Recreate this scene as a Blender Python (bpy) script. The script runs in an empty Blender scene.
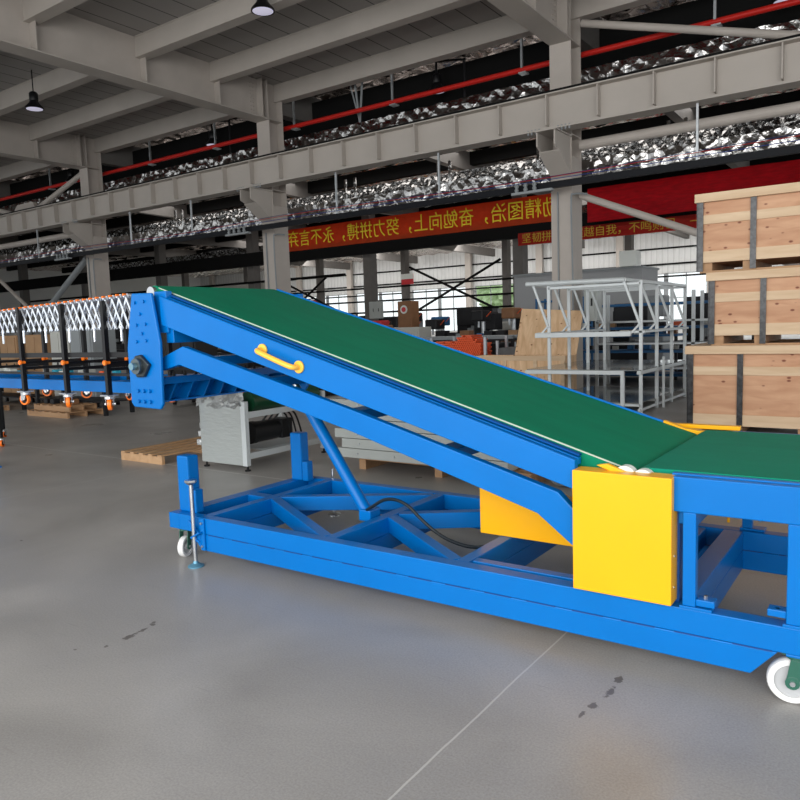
import bpy, bmesh, math, random
from mathutils import Vector, Matrix
random.seed(7)
S = bpy.context.scene
COL = S.collection
PI = math.pi

# ---------------------------------------------------------------- camera, sky, light, exposure
yaw, pitch, roll, focal = -0.61237, 0.10267, -0.0333, 727.2
fwd = Vector((math.sin(yaw)*math.cos(pitch), math.cos(yaw)*math.cos(pitch), -math.sin(pitch)))
r0 = Vector((math.cos(yaw), -math.sin(yaw), 0)); u0 = r0.cross(fwd)
rt = r0*math.cos(roll) + u0*math.sin(roll); up = -r0*math.sin(roll) + u0*math.cos(roll)
cd = bpy.data.cameras.new('camera'); cam = bpy.data.objects.new('camera', cd); COL.objects.link(cam)
cam.matrix_world = Matrix(((rt.x, up.x, -fwd.x, 0), (rt.y, up.y, -fwd.y, 0), (rt.z, up.z, -fwd.z, 1.6), (0, 0, 0, 1)))
cd.sensor_width = 36; cd.lens = 36*focal/800; cd.clip_end = 400
S.camera = cam

w = bpy.data.worlds.new('world'); S.world = w; w.use_nodes = True
bg = w.node_tree.nodes['Background']; bg.inputs[0].default_value = (0.93, 0.97, 1.0, 1); bg.inputs[1].default_value = 1.45

def area(name, loc, rot, sx, sy, power, col=(1, 1, 1)):
    l = bpy.data.lights.new(name, 'AREA'); l.shape = 'RECTANGLE'; l.size = sx; l.size_y = sy; l.energy = power; l.color = col
    o = bpy.data.objects.new(name, l); o.location = loc; o.rotation_euler = rot; COL.objects.link(o); return o
# daylight of the big open gate behind the photographer, and unseen fill lamps added to brighten the rear hall
area('gate_daylight', (2, -7, 3.8), (math.radians(82), 0, 0), 22, 6.5, 2000, (1.0, 0.985, 0.96))
area('rear_fill', (-20, 24, 8.2), (0, 0, 0), 30, 3, 800, (1.0, 0.97, 0.94))
area('rear_fill', (-28, 40, 8.2), (0, 0, 0), 40, 4, 1500, (1.0, 0.97, 0.94))
area('rear_fill', (-28, 55, 8.2), (math.radians(35), 0, 0), 60, 3, 5000, (1.0, 0.98, 0.96))

S.view_settings.view_transform = 'Standard'; S.view_settings.look = 'None'
S.view_settings.gamma = 1; S.view_settings.use_curve_mapping = False
S.view_settings.exposure = 0.0

# ---------------------------------------------------------------- helpers
def tag(o, label=None, cat=None, group=None, kind=None):
    if label: o['label'] = label
    if cat: o['category'] = cat
    if group: o['group'] = group
    if kind: o['kind'] = kind
    return o
def root(name, loc, label, cat, group=None):
    o = bpy.data.objects.new(name, None); o.empty_display_size = .1; COL.objects.link(o); o.location = loc
    return tag(o, label, cat, group)
def off(o):
    v = Vector((0, 0, 0))
    while o is not None: v += o.location; o = o.parent
    return v
def obj(name, bm, mat, parent=None, bevel=0, smooth=False, origin=None):
    """origin: for a top-level mesh, the point of its base"""
    me = bpy.data.meshes.new(name)
    sh = off(parent) if parent is not None else Vector(origin or (0, 0, 0))
    bmesh.ops.translate(bm, verts=bm.verts, vec=-sh)
    bmesh.ops.recalc_face_normals(bm, faces=bm.faces)
    bm.to_mesh(me); bm.free(); me.materials.append(mat)
    o = bpy.data.objects.new(name, me); COL.objects.link(o)
    if parent is not None: o.parent = parent
    elif origin: o.location = origin
    if smooth:
        for p in me.polygons: p.use_smooth = True
        m = o.modifiers.new('e', 'EDGE_SPLIT'); m.split_angle = math.radians(40)
    if bevel:
        m = o.modifiers.new('b', 'BEVEL'); m.width = bevel; m.segments = 2; m.limit_method = 'ANGLE'
    return o
def B(): return bmesh.new()
def box(bm, x0, x1, y0, y1, z0, z1):
    vs = [bm.verts.new((x, y, z)) for x in (x0, x1) for y in (y0, y1) for z in (z0, z1)]
    for f in ((0, 1, 3, 2), (4, 6, 7, 5), (0, 4, 5, 1), (2, 3, 7, 6), (0, 2, 6, 4), (1, 5, 7, 3)): bm.faces.new([vs[i] for i in f])
    return bm
def bx(*a): return box(B(), *a)
def bar(bm, p, q, w, h, upv=(0, 0, 1)):
    """rectangular bar from p to q; w sideways, h along up"""
    p = Vector(p); q = Vector(q); d = (q-p).normalized(); U = Vector(upv)
    s = d.cross(U)
    if s.length < 1e-4: s = d.cross(Vector((1, 0, 0)))
    s.normalize(); U = s.cross(d).normalized()
    vs = []
    for c in (p, q):
        for a, b in ((-1, -1), (1, -1), (1, 1), (-1, 1)): vs.append(bm.verts.new(c + s*a*w/2 + U*b*h/2))
    for f in ((3, 2, 1, 0), (4, 5, 6, 7), (0, 1, 5, 4), (1, 2, 6, 5), (2, 3, 7, 6), (3, 0, 4, 7)): bm.faces.new([vs[i] for i in f])
    return bm
def tube(bm, p, q, r, n=14, r2=None):
    p = Vector(p); q = Vector(q); d = (q-p).normalized(); r2 = r if r2 is None else r2
    a = d.orthogonal().normalized(); b = d.cross(a)
    A = [bm.verts.new(p + (a*math.cos(2*PI*i/n)+b*math.sin(2*PI*i/n))*r) for i in range(n)]
    Q = [bm.verts.new(q + (a*math.cos(2*PI*i/n)+b*math.sin(2*PI*i/n))*r2) for i in range(n)]
    for i in range(n): bm.faces.new((A[i], A[(i+1) % n], Q[(i+1) % n], Q[i]))
    bm.faces.new(A[::-1]); bm.faces.new(Q)
    return bm
def pipe(bm, pts, r, n=10):
    """smooth bent round bar through pts"""
    P = [Vector(p) for p in pts]; fine = []
    for i in range(len(P)-1):
        a, b, c, d = P[max(i-1, 0)], P[i], P[i+1], P[min(i+2, len(P)-1)]
        for k in range(6):
            t = k/6; fine.append(.5*((2*b)+(-a+c)*t+(2*a-5*b+4*c-d)*t*t+(-a+3*b-3*c+d)*t**3))
    fine.append(P[-1]); prev = None; rings = []
    N = Vector((0, 0, 1))
    for i, p in enumerate(fine):
        t = (fine[min(i+1, len(fine)-1)]-fine[max(i-1, 0)]).normalized()
        if i == 0: N = t.orthogonal().normalized()
        N = (N - t*N.dot(t)).normalized(); Bv = t.cross(N)
        rings.append([bm.verts.new(p+(N*math.cos(2*PI*k/n)+Bv*math.sin(2*PI*k/n))*r) for k in range(n)])
    for a, b in zip(rings, rings[1:]):
        for k in range(n): bm.faces.new((a[k], a[(k+1) % n], b[(k+1) % n], b[k]))
    bm.faces.new(rings[0][::-1]); bm.faces.new(rings[-1])
    return bm
def prism(bm, poly, y0, y1):
    """polygon in X-Z pulled along Y"""
    a = [bm.verts.new((x, y0, z)) for x, z in poly]; b = [bm.verts.new((x, y1, z)) for x, z in poly]
    n = len(poly)
    for i in range(n): bm.faces.new((a[i], a[(i+1) % n], b[(i+1) % n], b[i]))
    bm.faces.new(a[::-1]); bm.faces.new(b); return bm
def prismx(bm, poly, x0, x1):
    a = [bm.verts.new((x0, y, z)) for y, z in poly]; b = [bm.verts.new((x1, y, z)) for y, z in poly]
    n = len(poly)
    for i in range(n): bm.faces.new((a[i], a[(i+1) % n], b[(i+1) % n], b[i]))
    bm.faces.new(a[::-1]); bm.faces.new(b); return bm
def lathe(bm, prof, c, n=20):
    rings = [[bm.verts.new((c[0]+r*math.cos(2*PI*k/n), c[1]+r*math.sin(2*PI*k/n), c[2]+z)) for k in range(n)] for r, z in prof]
    for a, b in zip(rings, rings[1:]):
        for k in range(n): bm.faces.new((a[k], a[(k+1) % n], b[(k+1) % n], b[k]))
    bm.faces.new(rings[0]); bm.faces.new(rings[-1]); return bm
def copy_tree(o, parent=None):
    c = o.copy(); COL.objects.link(c)
    if parent is not None: c.parent = parent
    for ch in list(o.children): copy_tree(ch, c)
    return c

# ---------------------------------------------------------------- materials
def mat(name, col, rough=.5, metal=0, var=0, scale=4, bump=0, bscale=60, spec=.5, coat=0, col2=None, stretch=None):
    m = bpy.data.materials.new(name); m.use_nodes = True; nt = m.node_tree; n = nt.nodes; L = nt.links
    p = n['Principled BSDF']; p.inputs['Base Color'].default_value = (*col, 1)
    p.inputs['Roughness'].default_value = rough; p.inputs['Metallic'].default_value = metal
    p.inputs['Specular IOR Level'].default_value = spec; p.inputs['Coat Weight'].default_value = coat
    tc = n.new('ShaderNodeTexCoord'); src = tc.outputs['Object']
    if stretch:
        mp = n.new('ShaderNodeMapping'); mp.inputs['Scale'].default_value = stretch; L.new(src, mp.inputs[0]); src = mp.outputs[0]
    if var or col2:
        nz = n.new('ShaderNodeTexNoise'); nz.inputs['Scale'].default_value = scale; nz.inputs['Detail'].default_value = 6
        L.new(src, nz.inputs['Vector'])
        cr = n.new('ShaderNodeValToRGB'); c2 = col2 or tuple(c*(1-var) for c in col)
        cr.color_ramp.elements[0].position = .35; cr.color_ramp.elements[1].position = .68
        cr.color_ramp.elements[0].color = (*c2, 1); cr.color_ramp.elements[1].color = (*col, 1)
        L.new(nz.outputs[0], cr.inputs[0]); L.new(cr.outputs[0], p.inputs['Base Color'])
    if bump:
        nb = n.new('ShaderNodeTexNoise'); nb.inputs['Scale'].default_value = bscale; nb.inputs['Detail'].default_value = 4
        L.new(src, nb.inputs['Vector']); bp = n.new('ShaderNodeBump'); bp.inputs['Strength'].default_value = bump
        bp.inputs['Distance'].default_value = .02
        L.new(nb.outputs[0], bp.inputs['Height']); L.new(bp.outputs[0], p.inputs['Normal'])
    return m
BLUE = mat('blue_paint', (.0, .15, .50), .28, spec=.22, var=.07, scale=3, bump=.02, bscale=40)
GREEN = mat('green_belt', (.0, .2, .105), .6, spec=.12, var=.12, scale=2.5, bump=.05, bscale=180, stretch=(1, 4, 1))
YEL = mat('yellow_paint', (.92, .44, .008), .3, spec=.3, var=.04, scale=3)
YHAN = mat('yellow_plastic', (1.0, .52, .06), .35)
WHT = mat('white_edge', (.75, .78, .74), .5)
EDGE = mat('belt_edge_fabric', (.45, .5, .42), .7)
STEEL = mat('zinc_steel', (.62, .64, .66), .28, 1.0, var=.15, scale=20)
GALV = mat('galvanised', (.55, .58, .6), .4, .8, var=.2, scale=12)
BLACK = mat('black_paint', (.006, .006, .007), .4, spec=.3)
RUB = mat('black_rubber', (.015, .015, .017), .6)
ORNG = mat('orange_polyurethane', (1.0, .2, .01), .4)
ORNGT = mat('orange_tube_paint', (.95, .13, .03), .45)
WHEEL = mat('white_nylon', (.75, .75, .74), .4)
DGREEN = mat('green_caster_paint', (.02, .11, .075), .4)
COLUMN = mat('column_paint', (.47, .425, .385), .5, spec=.2, var=.08, scale=2)
BEAMM = mat('beam_paint', (.46, .42, .38), .5, spec=.2, var=.07, scale=1.5)
BEAMD = mat('dark_fireproof_steel', (.008, .008, .008), .8, spec=.1)
COLD = mat('primer_column_paint', (.16, .15, .14), .6, spec=.2, var=.1)
ROOFP = mat('roof_panel_back', (.2, .2, .2), .6)
REDP = mat('red_pipe_paint', (.5, .015, .01), .45, spec=.25)
TRAY = mat('dark_tray', (.008, .009, .012), .5, spec=.15)
SILVER = mat('silver_paint', (.60, .64, .65), .38, .1)
CABG = mat('pale_grey_enamel', (.46, .49, .47), .4, var=.06, scale=2)
WRAP = mat('film_wrapped_enamel', (.42, .45, .44), .2, .1, bump=.28, bscale=9, coat=.6, stretch=(1, 1, 3))
FILM = mat('stretch_film', (.6, .62, .62), .2, .3, bump=1, bscale=22)
CREAM = mat('cream_enamel', (.5, .5, .46), .5)
GREYB = mat('grey_enamel', (.25, .27, .28), .5)
DKGREY = mat('dark_machine_paint', (.012, .012, .014), .5, spec=.3)
BROWN = mat('brown_board', (.28, .13, .055), .6, var=.2)
CARD = mat('cardboard', (.42, .25, .13), .8, var=.15)
BLUED = mat('blue_rack_paint', (.01, .12, .3), .5)
REDM = mat('red_machine_paint', (.6, .02, .03), .45)
MOTOR = mat('black_motor_paint', (.01, .011, .013), .4)
GREENM = mat('dark_green_drum', (.004, .05, .02), .3)
CLOTHR = mat('red_cloth', (.75, .002, .015), .8, var=.25, scale=2.5, stretch=(1, 1, 5))
BANR = mat('banner_red', (.85, .085, .01), .7, var=.1, scale=3)
BAND = mat('banner_dark_red', (.5, .02, .01), .7)
TXT = mat('banner_yellow', (1.0, .8, .03), .7)
TXTD = mat('banner_dull_yellow', (.6, .36, .03), .7)
def wood(name, c1, c2, c3, stretch, knots=True):
    m = bpy.data.materials.new(name); m.use_nodes = True; nt = m.node_tree; n = nt.nodes; L = nt.links
    p = n['Principled BSDF']; p.inputs['Roughness'].default_value = .65
    tc = n.new('ShaderNodeTexCoord'); mp = n.new('ShaderNodeMapping'); mp.inputs['Scale'].default_value = stretch
    L.new(tc.outputs['Object'], mp.inputs[0])
    nz = n.new('ShaderNodeTexNoise'); nz.inputs['Scale'].default_value = 2.2; nz.inputs['Detail'].default_value = 8; nz.inputs['Distortion'].default_value = .6
    L.new(mp.outputs[0], nz.inputs['Vector'])
    cr = n.new('ShaderNodeValToRGB'); e = cr.color_ramp.elements
    e[0].position = .3; e[0].color = (*c2, 1); e[1].position = .7; e[1].color = (*c1, 1)
    L.new(nz.outputs[0], cr.inputs[0]); out = cr.outputs[0]
    if knots:
        vo = n.new('ShaderNodeTexVoronoi'); vo.inputs['Scale'].default_value = 5.5
        mk = n.new('ShaderNodeMapping'); mk.inputs['Scale'].default_value = (1, 1, 1.7); L.new(tc.outputs['Object'], mk.inputs[0]); L.new(mk.outputs[0], vo.inputs['Vector'])
        rk = n.new('ShaderNodeValToRGB'); rk.color_ramp.elements[0].position = .09; rk.color_ramp.elements[1].position = .17
        rk.color_ramp.elements[0].color = (1, 1, 1, 1); rk.color_ramp.elements[1].color = (0, 0, 0, 1)
        L.new(vo.outputs['Distance'], rk.inputs[0])
        mx = n.new('ShaderNodeMixRGB'); mx.inputs[2].default_value = (*c3, 1); L.new(rk.outputs[0], mx.inputs[0]); L.new(out, mx.inputs[1]); out = mx.outputs[0]
    L.new(out, p.inputs['Base Color']); return m
PLY = wood('pine_plywood', (.64, .375, .225), (.50, .255, .14), (.2, .06, .03), (1, 1, 5))
PLYV = wood('pine_plywood_upright_grain', (.85, .6, .37), (.62, .38, .2), (.25, .08, .03), (5, 5, .6))
LATH = wood('pine_batten', (.72, .54, .36), (.6, .42, .26), (.3, .12, .06), (.6, .6, 6), False)
PALLW = wood('pallet_wood', (.5, .3, .16), (.36, .2, .1), (.2, .08, .04), (.6, 4, 4), False)
STRAP = mat('black_strap', (.05, .052, .056), .3, .1, col2=(.006, .006, .007), scale=22)

def foil(name, rough, col, sc, st):
    m = bpy.data.materials.new(name); m.use_nodes = True; nt = m.node_tree; n = nt.nodes; L = nt.links
    p = n['Principled BSDF']; p.inputs['Base Color'].default_value = (*col, 1); p.inputs['Metallic'].default_value = 1; p.inputs['Roughness'].default_value = rough
    tc = n.new('ShaderNodeTexCoord'); vo = n.new('ShaderNodeTexVoronoi'); vo.inputs['Scale'].default_value = sc
    nz = n.new('ShaderNodeTexNoise'); nz.inputs['Scale'].default_value = sc*.8; nz.inputs['Detail'].default_value = 5
    mp = n.new('ShaderNodeMixRGB'); mp.blend_type = 'ADD'; mp.inputs[0].default_value = .25
    L.new(tc.outputs['Object'], mp.inputs[1]); L.new(tc.outputs['Object'], nz.inputs['Vector']); L.new(nz.outputs['Color'], mp.inputs[2]); L.new(mp.outputs[0], vo.inputs['Vector'])
    bp = n.new('ShaderNodeBump'); bp.inputs['Strength'].default_value = 1; bp.inputs['Distance'].default_value = st
    L.new(vo.outputs['Distance'], bp.inputs['Height']); L.new(bp.outputs[0], p.inputs['Normal']); return m
FOIL = foil('foil_duct_wrap', .16, (.38, .37, .36), 4.5, .035); FOILC = foil('foil_insulation', .2, (.70, .62, .58), 1.6, .3)

def concrete():
    m = bpy.data.materials.new('polished_concrete'); m.use_nodes = True; nt = m.node_tree; n = nt.nodes; L = nt.links
    p = n['Principled BSDF']; tc = n.new('ShaderNodeTexCoord'); P = tc.outputs['Object']
    def noise(s, d=5, st=None, dist=0):
        q = n.new('ShaderNodeTexNoise'); q.inputs['Scale'].default_value = s; q.inputs['Detail'].default_value = d; q.inputs['Distortion'].default_value = dist
        if st:
            mp = n.new('ShaderNodeMapping'); mp.inputs['Scale'].default_value = st[:3]; mp.inputs['Rotation'].default_value = (0, 0, st[3]); L.new(P, mp.inputs[0]); L.new(mp.outputs[0], q.inputs['Vector'])
        else: L.new(P, q.inputs['Vector'])
        return q.outputs[0]
    def ramp(a, b, ca, cb, src):
        r = n.new('ShaderNodeValToRGB'); r.color_ramp.elements[0].position = a; r.color_ramp.elements[1].position = b
        r.color_ramp.elements[0].color = (*ca, 1); r.color_ramp.elements[1].color = (*cb, 1); L.new(src, r.inputs[0]); return r.outputs[0]
    def mix(f, a, b, mode='MIX'):
        x = n.new('ShaderNodeMixRGB'); x.blend_type = mode
        if isinstance(f, float): x.inputs[0].default_value = f
        else: L.new(f, x.inputs[0])
        for i, v in ((1, a), (2, b)):
            if isinstance(v, tuple): x.inputs[i].default_value = (*v, 1)
            else: L.new(v, x.inputs[i])
        return x.outputs[0]
    def mth(op, a, b=None):
        x = n.new('ShaderNodeMath'); x.operation = op
        for i, v in ((0, a), (1, b)):
            if v is None: continue
            if isinstance(v, (int, float)): x.inputs[i].default_value = v
            else: L.new(v, x.inputs[i])
        return x.outputs[0]
    base = ramp(.3, .7, (.30, .287, .27), (.43, .412, .388), noise(.9, 7, None, .6))
    base = mix(ramp(.45, .75, (0, 0, 0), (.7, .7, .7), noise(.6, 5)), base, (.335, .325, .32))
    fine = ramp(.3, .7, (.84, .84, .84), (1.1, 1.1, 1.1), noise(110, 8)); base = mix(1.0, base, fine, 'MULTIPLY')
    # fine scuffs running across the slab
    sc = ramp(.66, .72, (0, 0, 0), (.5, .5, .5), noise(4, 8, (1, 14, 1, .5), .3)); base = mix(sc, base, (.27, .255, .24))
    sc2 = ramp(.70, .74, (0, 0, 0), (.4, .4, .4), noise(6, 8, (14, 1, 1, -.3), .3)); base = mix(sc2, base, (.45, .43, .41))
    sep = n.new('ShaderNodeSeparateXYZ'); L.new(P, sep.inputs[0]); x, y = sep.outputs[0], sep.outputs[1]
    def line(c, at, wd, per=None):
        d = mth('SUBTRACT', c, at)
        if per: d = mth('PINGPONG', d, per/2)
        return mth('LESS_THAN', mth('ABSOLUTE', d), wd)
    wob = mth('MULTIPLY', mth('SUBTRACT', noise(3, 3), .5), .012)
    xw = mth('ADD', x, wob); yw = mth('ADD', y, wob)
    j = mth('MAXIMUM', line(xw, -1.40, .0045, 6.0), line(yw, 5.53, .013, 5.0))
    base = mix(mth('MULTIPLY', j, .7), base, (.6, .59, .56))
    # dark oil drips
    def blob(cx, cy, rx, ry, ang, col, base):
        mp = n.new('ShaderNodeMapping'); mp.vector_type = 'TEXTURE'
        mp.inputs['Location'].default_value = (cx, cy, 0); mp.inputs['Rotation'].default_value = (0, 0, ang); mp.inputs['Scale'].default_value = (rx, ry, 1)
        L.new(P, mp.inputs[0]); ln = n.new('ShaderNodeVectorMath'); ln.operation = 'LENGTH'; L.new(mp.outputs[0], ln.inputs[0])
        v = mth('ADD', ln.outputs['Value'], mth('MULTIPLY', mth('SUBTRACT', noise(38, 4), .5), 2.4))
        return mix(ramp(.72, .95, (.75, .75, .75), (0, 0, 0), v), base, col)
    for a in DRIPS: base = blob(*a, (.085, .072, .06), base)
    L.new(base, p.inputs['Base Color'])
    L.new(ramp(.3, .7, (.27, .27, .27), (.44, .44, .44), noise(1.3, 5)), p.inputs['Roughness'])
    bp = n.new('ShaderNodeBump'); bp.inputs['Strength'].default_value = .03; bp.inputs['Distance'].default_value = .004
    L.new(noise(150, 3), bp.inputs['Height']); L.new(bp.outputs[0], p.inputs['Normal']); p.inputs['Specular IOR Level'].default_value = .4
    return m
DRIPS = [(-3.352, 2.20, .022, .05, 0), (-3.362, 2.29, .016, .035, 0), (-3.40, 2.38, .014, .02, 0), (-3.35, 2.06, .014, .014, 0), (-3.46, 1.95, .012, .012, 0), (-3.375, 2.36, .02, .014, 0), (-1.008, 2.93, .018, .05, 0), (-1.012, 3.06, .02, .04, 0), (-1.03, 2.79, .02, .03, 0), (-1.045, 2.70, .012, .03, 0)]
FLOORM = concrete()

def siding(name, col, per=.3, horiz=False):
    m = bpy.data.materials.new(name); m.use_nodes = True; nt = m.node_tree; n = nt.nodes; L = nt.links
    p = n['Principled BSDF']; p.inputs['Roughness'].default_value = .55
    tc = n.new('ShaderNodeTexCoord'); wv = n.new('ShaderNodeTexWave'); wv.bands_direction = 'X'; wv.inputs['Scale'].default_value = 2*PI/per/20
    mp = n.new('ShaderNodeMapping')
    if horiz: mp.inputs['Rotation'].default_value = (0, PI/2, 0)
    L.new(tc.outputs['Object'], mp.inputs[0]); L.new(mp.outputs[0], wv.inputs['Vector'])
    cr = n.new('ShaderNodeValToRGB'); cr.color_ramp.elements[0].position = 0; cr.color_ramp.elements[1].position = .12
    cr.color_ramp.elements[0].color = (*[c*.82 for c in col], 1); cr.color_ramp.elements[1].color = (*col, 1)
    L.new(wv.outputs['Fac'], cr.inputs[0]); L.new(cr.outputs[0], p.inputs['Base Color'])
    bp = n.new('ShaderNodeBump'); bp.inputs['Strength'].default_value = .6; bp.inputs['Distance'].default_value = .05; L.new(wv.outputs['Fac'], bp.inputs['Height']); L.new(bp.outputs[0], p.inputs['Normal'])
    return m
SIDING = siding('white_wall_siding', (.62, .63, .62), .45)

def deckmat():
    m = bpy.data.materials.new('ceiling_panels'); m.use_nodes = True; nt = m.node_tree; n = nt.nodes; L = nt.links
    p = n['Principled BSDF']; p.inputs['Roughness'].default_value = .6
    tc = n.new('ShaderNodeTexCoord'); s = n.new('ShaderNodeSeparateXYZ'); L.new(tc.outputs['Object'], s.inputs[0])
    def mth(op, a, b):
        x = n.new('ShaderNodeMath'); x.operation = op
        for i, v in ((0, a), (1, b)):
            if isinstance(v, (int, float)): x.inputs[i].default_value = v
            else: L.new(v, x.inputs[i])
        return x.outputs[0]
    q = mth('LESS_THAN', mth('PINGPONG', mth('SUBTRACT', s.outputs[0], .27), .3075), .014)
    mx = n.new('ShaderNodeMixRGB'); mx.inputs[1].default_value = (.30, .285, .27, 1); mx.inputs[2].default_value = (.03, .03, .03, 1); L.new(q, mx.inputs[0]); L.new(mx.outputs[0], p.inputs['Base Color'])
    return m
DECK = deckmat()
def glassmat():
    m = bpy.data.materials.new('window_glass'); m.use_nodes = True; nt = m.node_tree; n = nt.nodes; L = nt.links
    n.remove(n['Principled BSDF']); t = n.new('ShaderNodeBsdfTransparent'); g = n.new('ShaderNodeBsdfGlossy'); g.inputs['Roughness'].default_value = .02
    t.inputs[0].default_value = (.98, .99, .98, 1)
    mx = n.new('ShaderNodeMixShader'); mx.inputs[0].default_value = .06; L.new(t.outputs[0], mx.inputs[1]); L.new(g.outputs[0], mx.inputs[2]); L.new(mx.outputs[0], n['Material Output'].inputs[0]); return m
GLASS = glassmat()
TABLEG = mat('smoked_table_glass', (.32, .34, .34), .08, .3)
LEAF = mat('leaves', (.5, .66, .36), .8, var=.35, scale=2)
GRASSM = mat('pale_yard', (.5, .52, .45), .9, var=.2, scale=.2)

def emis(name, col, s):
    m = mat(name, col, .4); p = m.node_tree.nodes['Principled BSDF']; p.inputs['Emission Color'].default_value = (*col, 1); p.inputs['Emission Strength'].default_value = s; return m
LENS = emis('lamp_lens', (.62, .6, .75), .55)

# ================================================================ THE HALL
def struct(name, bm, m, parent=None, **k):
    o = obj(name, bm, m, parent, **k)
    if parent is None: o['kind'] = 'structure'
    return o
struct('floor', bx(-75, 14, -9, 63, -.2, 0), FLOORM)
struct('ceiling', bx(-75, 14, -6, 15.9, 8.4, 8.6), DECK)
fc = B()   # foil-faced insulation, sagging a little between the purlins
NX, NY = 330, 110
vv = [[fc.verts.new((-75+89*i/NX, 15.9+47.1*(j/NY)**1.6, 8.55+.08*math.sin(i*1.1+j*.9)+random.uniform(-.045, .045))) for j in range(NY+1)] for i in range(NX+1)]
for i in range(NX):
    for j in range(NY): fc.faces.new((vv[i][j], vv[i+1][j], vv[i+1][j+1], vv[i][j+1]))
struct('ceiling', fc, FOILC)
# back wall with window band
wl = B(); WY = 63
box(wl, -75, 14, WY, WY+.2, 0, .8); box(wl, -75, 14, WY, WY+.2, 5.15, 8.8)
wins = []
x = -35.3-7.4*5
while x < 14:
    box(wl, x-.45, x+.45, WY, WY+.2, .8, 5.15); wins.append((x+.45, min(x+6.95, 14))); x += 7.4
struct('wall_back', wl, SIDING)
for i, (a, b) in enumerate(wins):
    f = B(); t = .06
    for z in (.84, 3.1, 5.11): box(f, a, b, WY+.04, WY+.14, z-t/2, z+t/2)
    k = 4
    for q in range(k+1):
        xx = a+t/2+(b-a-t)*q/k; wd = .35 if q == 2 else t
        box(f, xx-wd/2, xx+wd/2, WY+.04, WY+.14, .8, 5.15)
    fr = struct('window_%d' % (i+1), f, GREYB)
    obj('glass_pane', bx(a, b, WY+.08, WY+.09, .8, 5.15), GLASS, fr)
struct('wall_left', bx(-75.2, -75, -9, 63.2, 0, 8.8), SIDING)
struct('ground_outside', bx(-140, 40, 63.2, 130, -.3, -.02), GRASSM)
# girts and wall posts on the back wall
g = B()
for z in (5.9, 7.2): box(g, -75, 14, WY-.22, WY-.02, z-.06, z+.06)
struct('trim_1', g, BEAMD)
g = B(); x = -35.3-7.4*5
while x < 14: box(g, x-.3, x+.3, WY-.6, WY-.23, 0, 8.6); x += 7.4
struct('trim_2', g, BEAMM)

XG = [-6.15-8.7*k for k in range(-1, 6)]     # column lines, right to left
ordw = ['first', 'second', 'third', 'fourth', 'fifth', 'sixth', 'seventh', 'eighth', 'ninth']

# ceiling beams between the girders (run along the hall)
beam_places = {3.3: 'nearest the camera', 5.9: 'second from the camera', 8.5: 'third from the camera', 11.1: 'fourth from the camera', 13.3: 'fifth from the camera, next before the column row', 15.6: 'above the column row'}
for yb, wh in beam_places.items():
    b = B()
    box(b, -60, 13, yb-.14, yb+.14, 7.93, 7.955); box(b, -60, 13, yb-.14, yb+.14, 8.375, 8.398); box(b, -60, 13, yb-.12, yb+.12, 7.955, 8.375)
    tag(obj('ceiling_beam', b, BEAMM, origin=(-20, yb, 7.93)), 'long grey steel ceiling beam crossing the girders, '+wh, 'beam', 'long ceiling beams')
# girders towards the camera
gl = ['off to the right of the nearest column', 'over the nearest column, cut by the top edge', 'over the middle column', 'over the left column', 'beyond the left column, farther left', 'far left end of the row', 'last one at the far left']
for k, xg in enumerate(XG):
    r = root('roof_girder', (xg, 6, 7.35), 'deep grey riveted roof girder, '+gl[k], 'girder', 'roof girders')
    b = B(); box(b, xg-.25, xg+.25, -5, 15.0, 7.33, 7.36); obj('bottom_flange', b, BEAMM, r)
    obj('web', bx(xg-.015, xg+.015, -5, 15.0, 7.36, 8.398), COLUMN, r)
    for yb in (3.3, 5.9, 8.5, 11.1, 13.3):
        st = B(); box(st, xg+.015, xg+.22, yb-.012, yb+.012, 7.36, 7.93)
        obj('stiffener', st, COLUMN, r)
    st = B(); box(st, xg+.015, xg+.24, 14.78, 14.8, 7.36, 8.39)
    for z in range(9):
        for q in (0, 1): tube(st, (xg+.01, 14.55+q*.1, 7.45+z*.1), (xg+.05, 14.55+q*.1, 7.45+z*.1), .014, 6)
    obj('bolted_end_plate', st, COLUMN, r)
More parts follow.
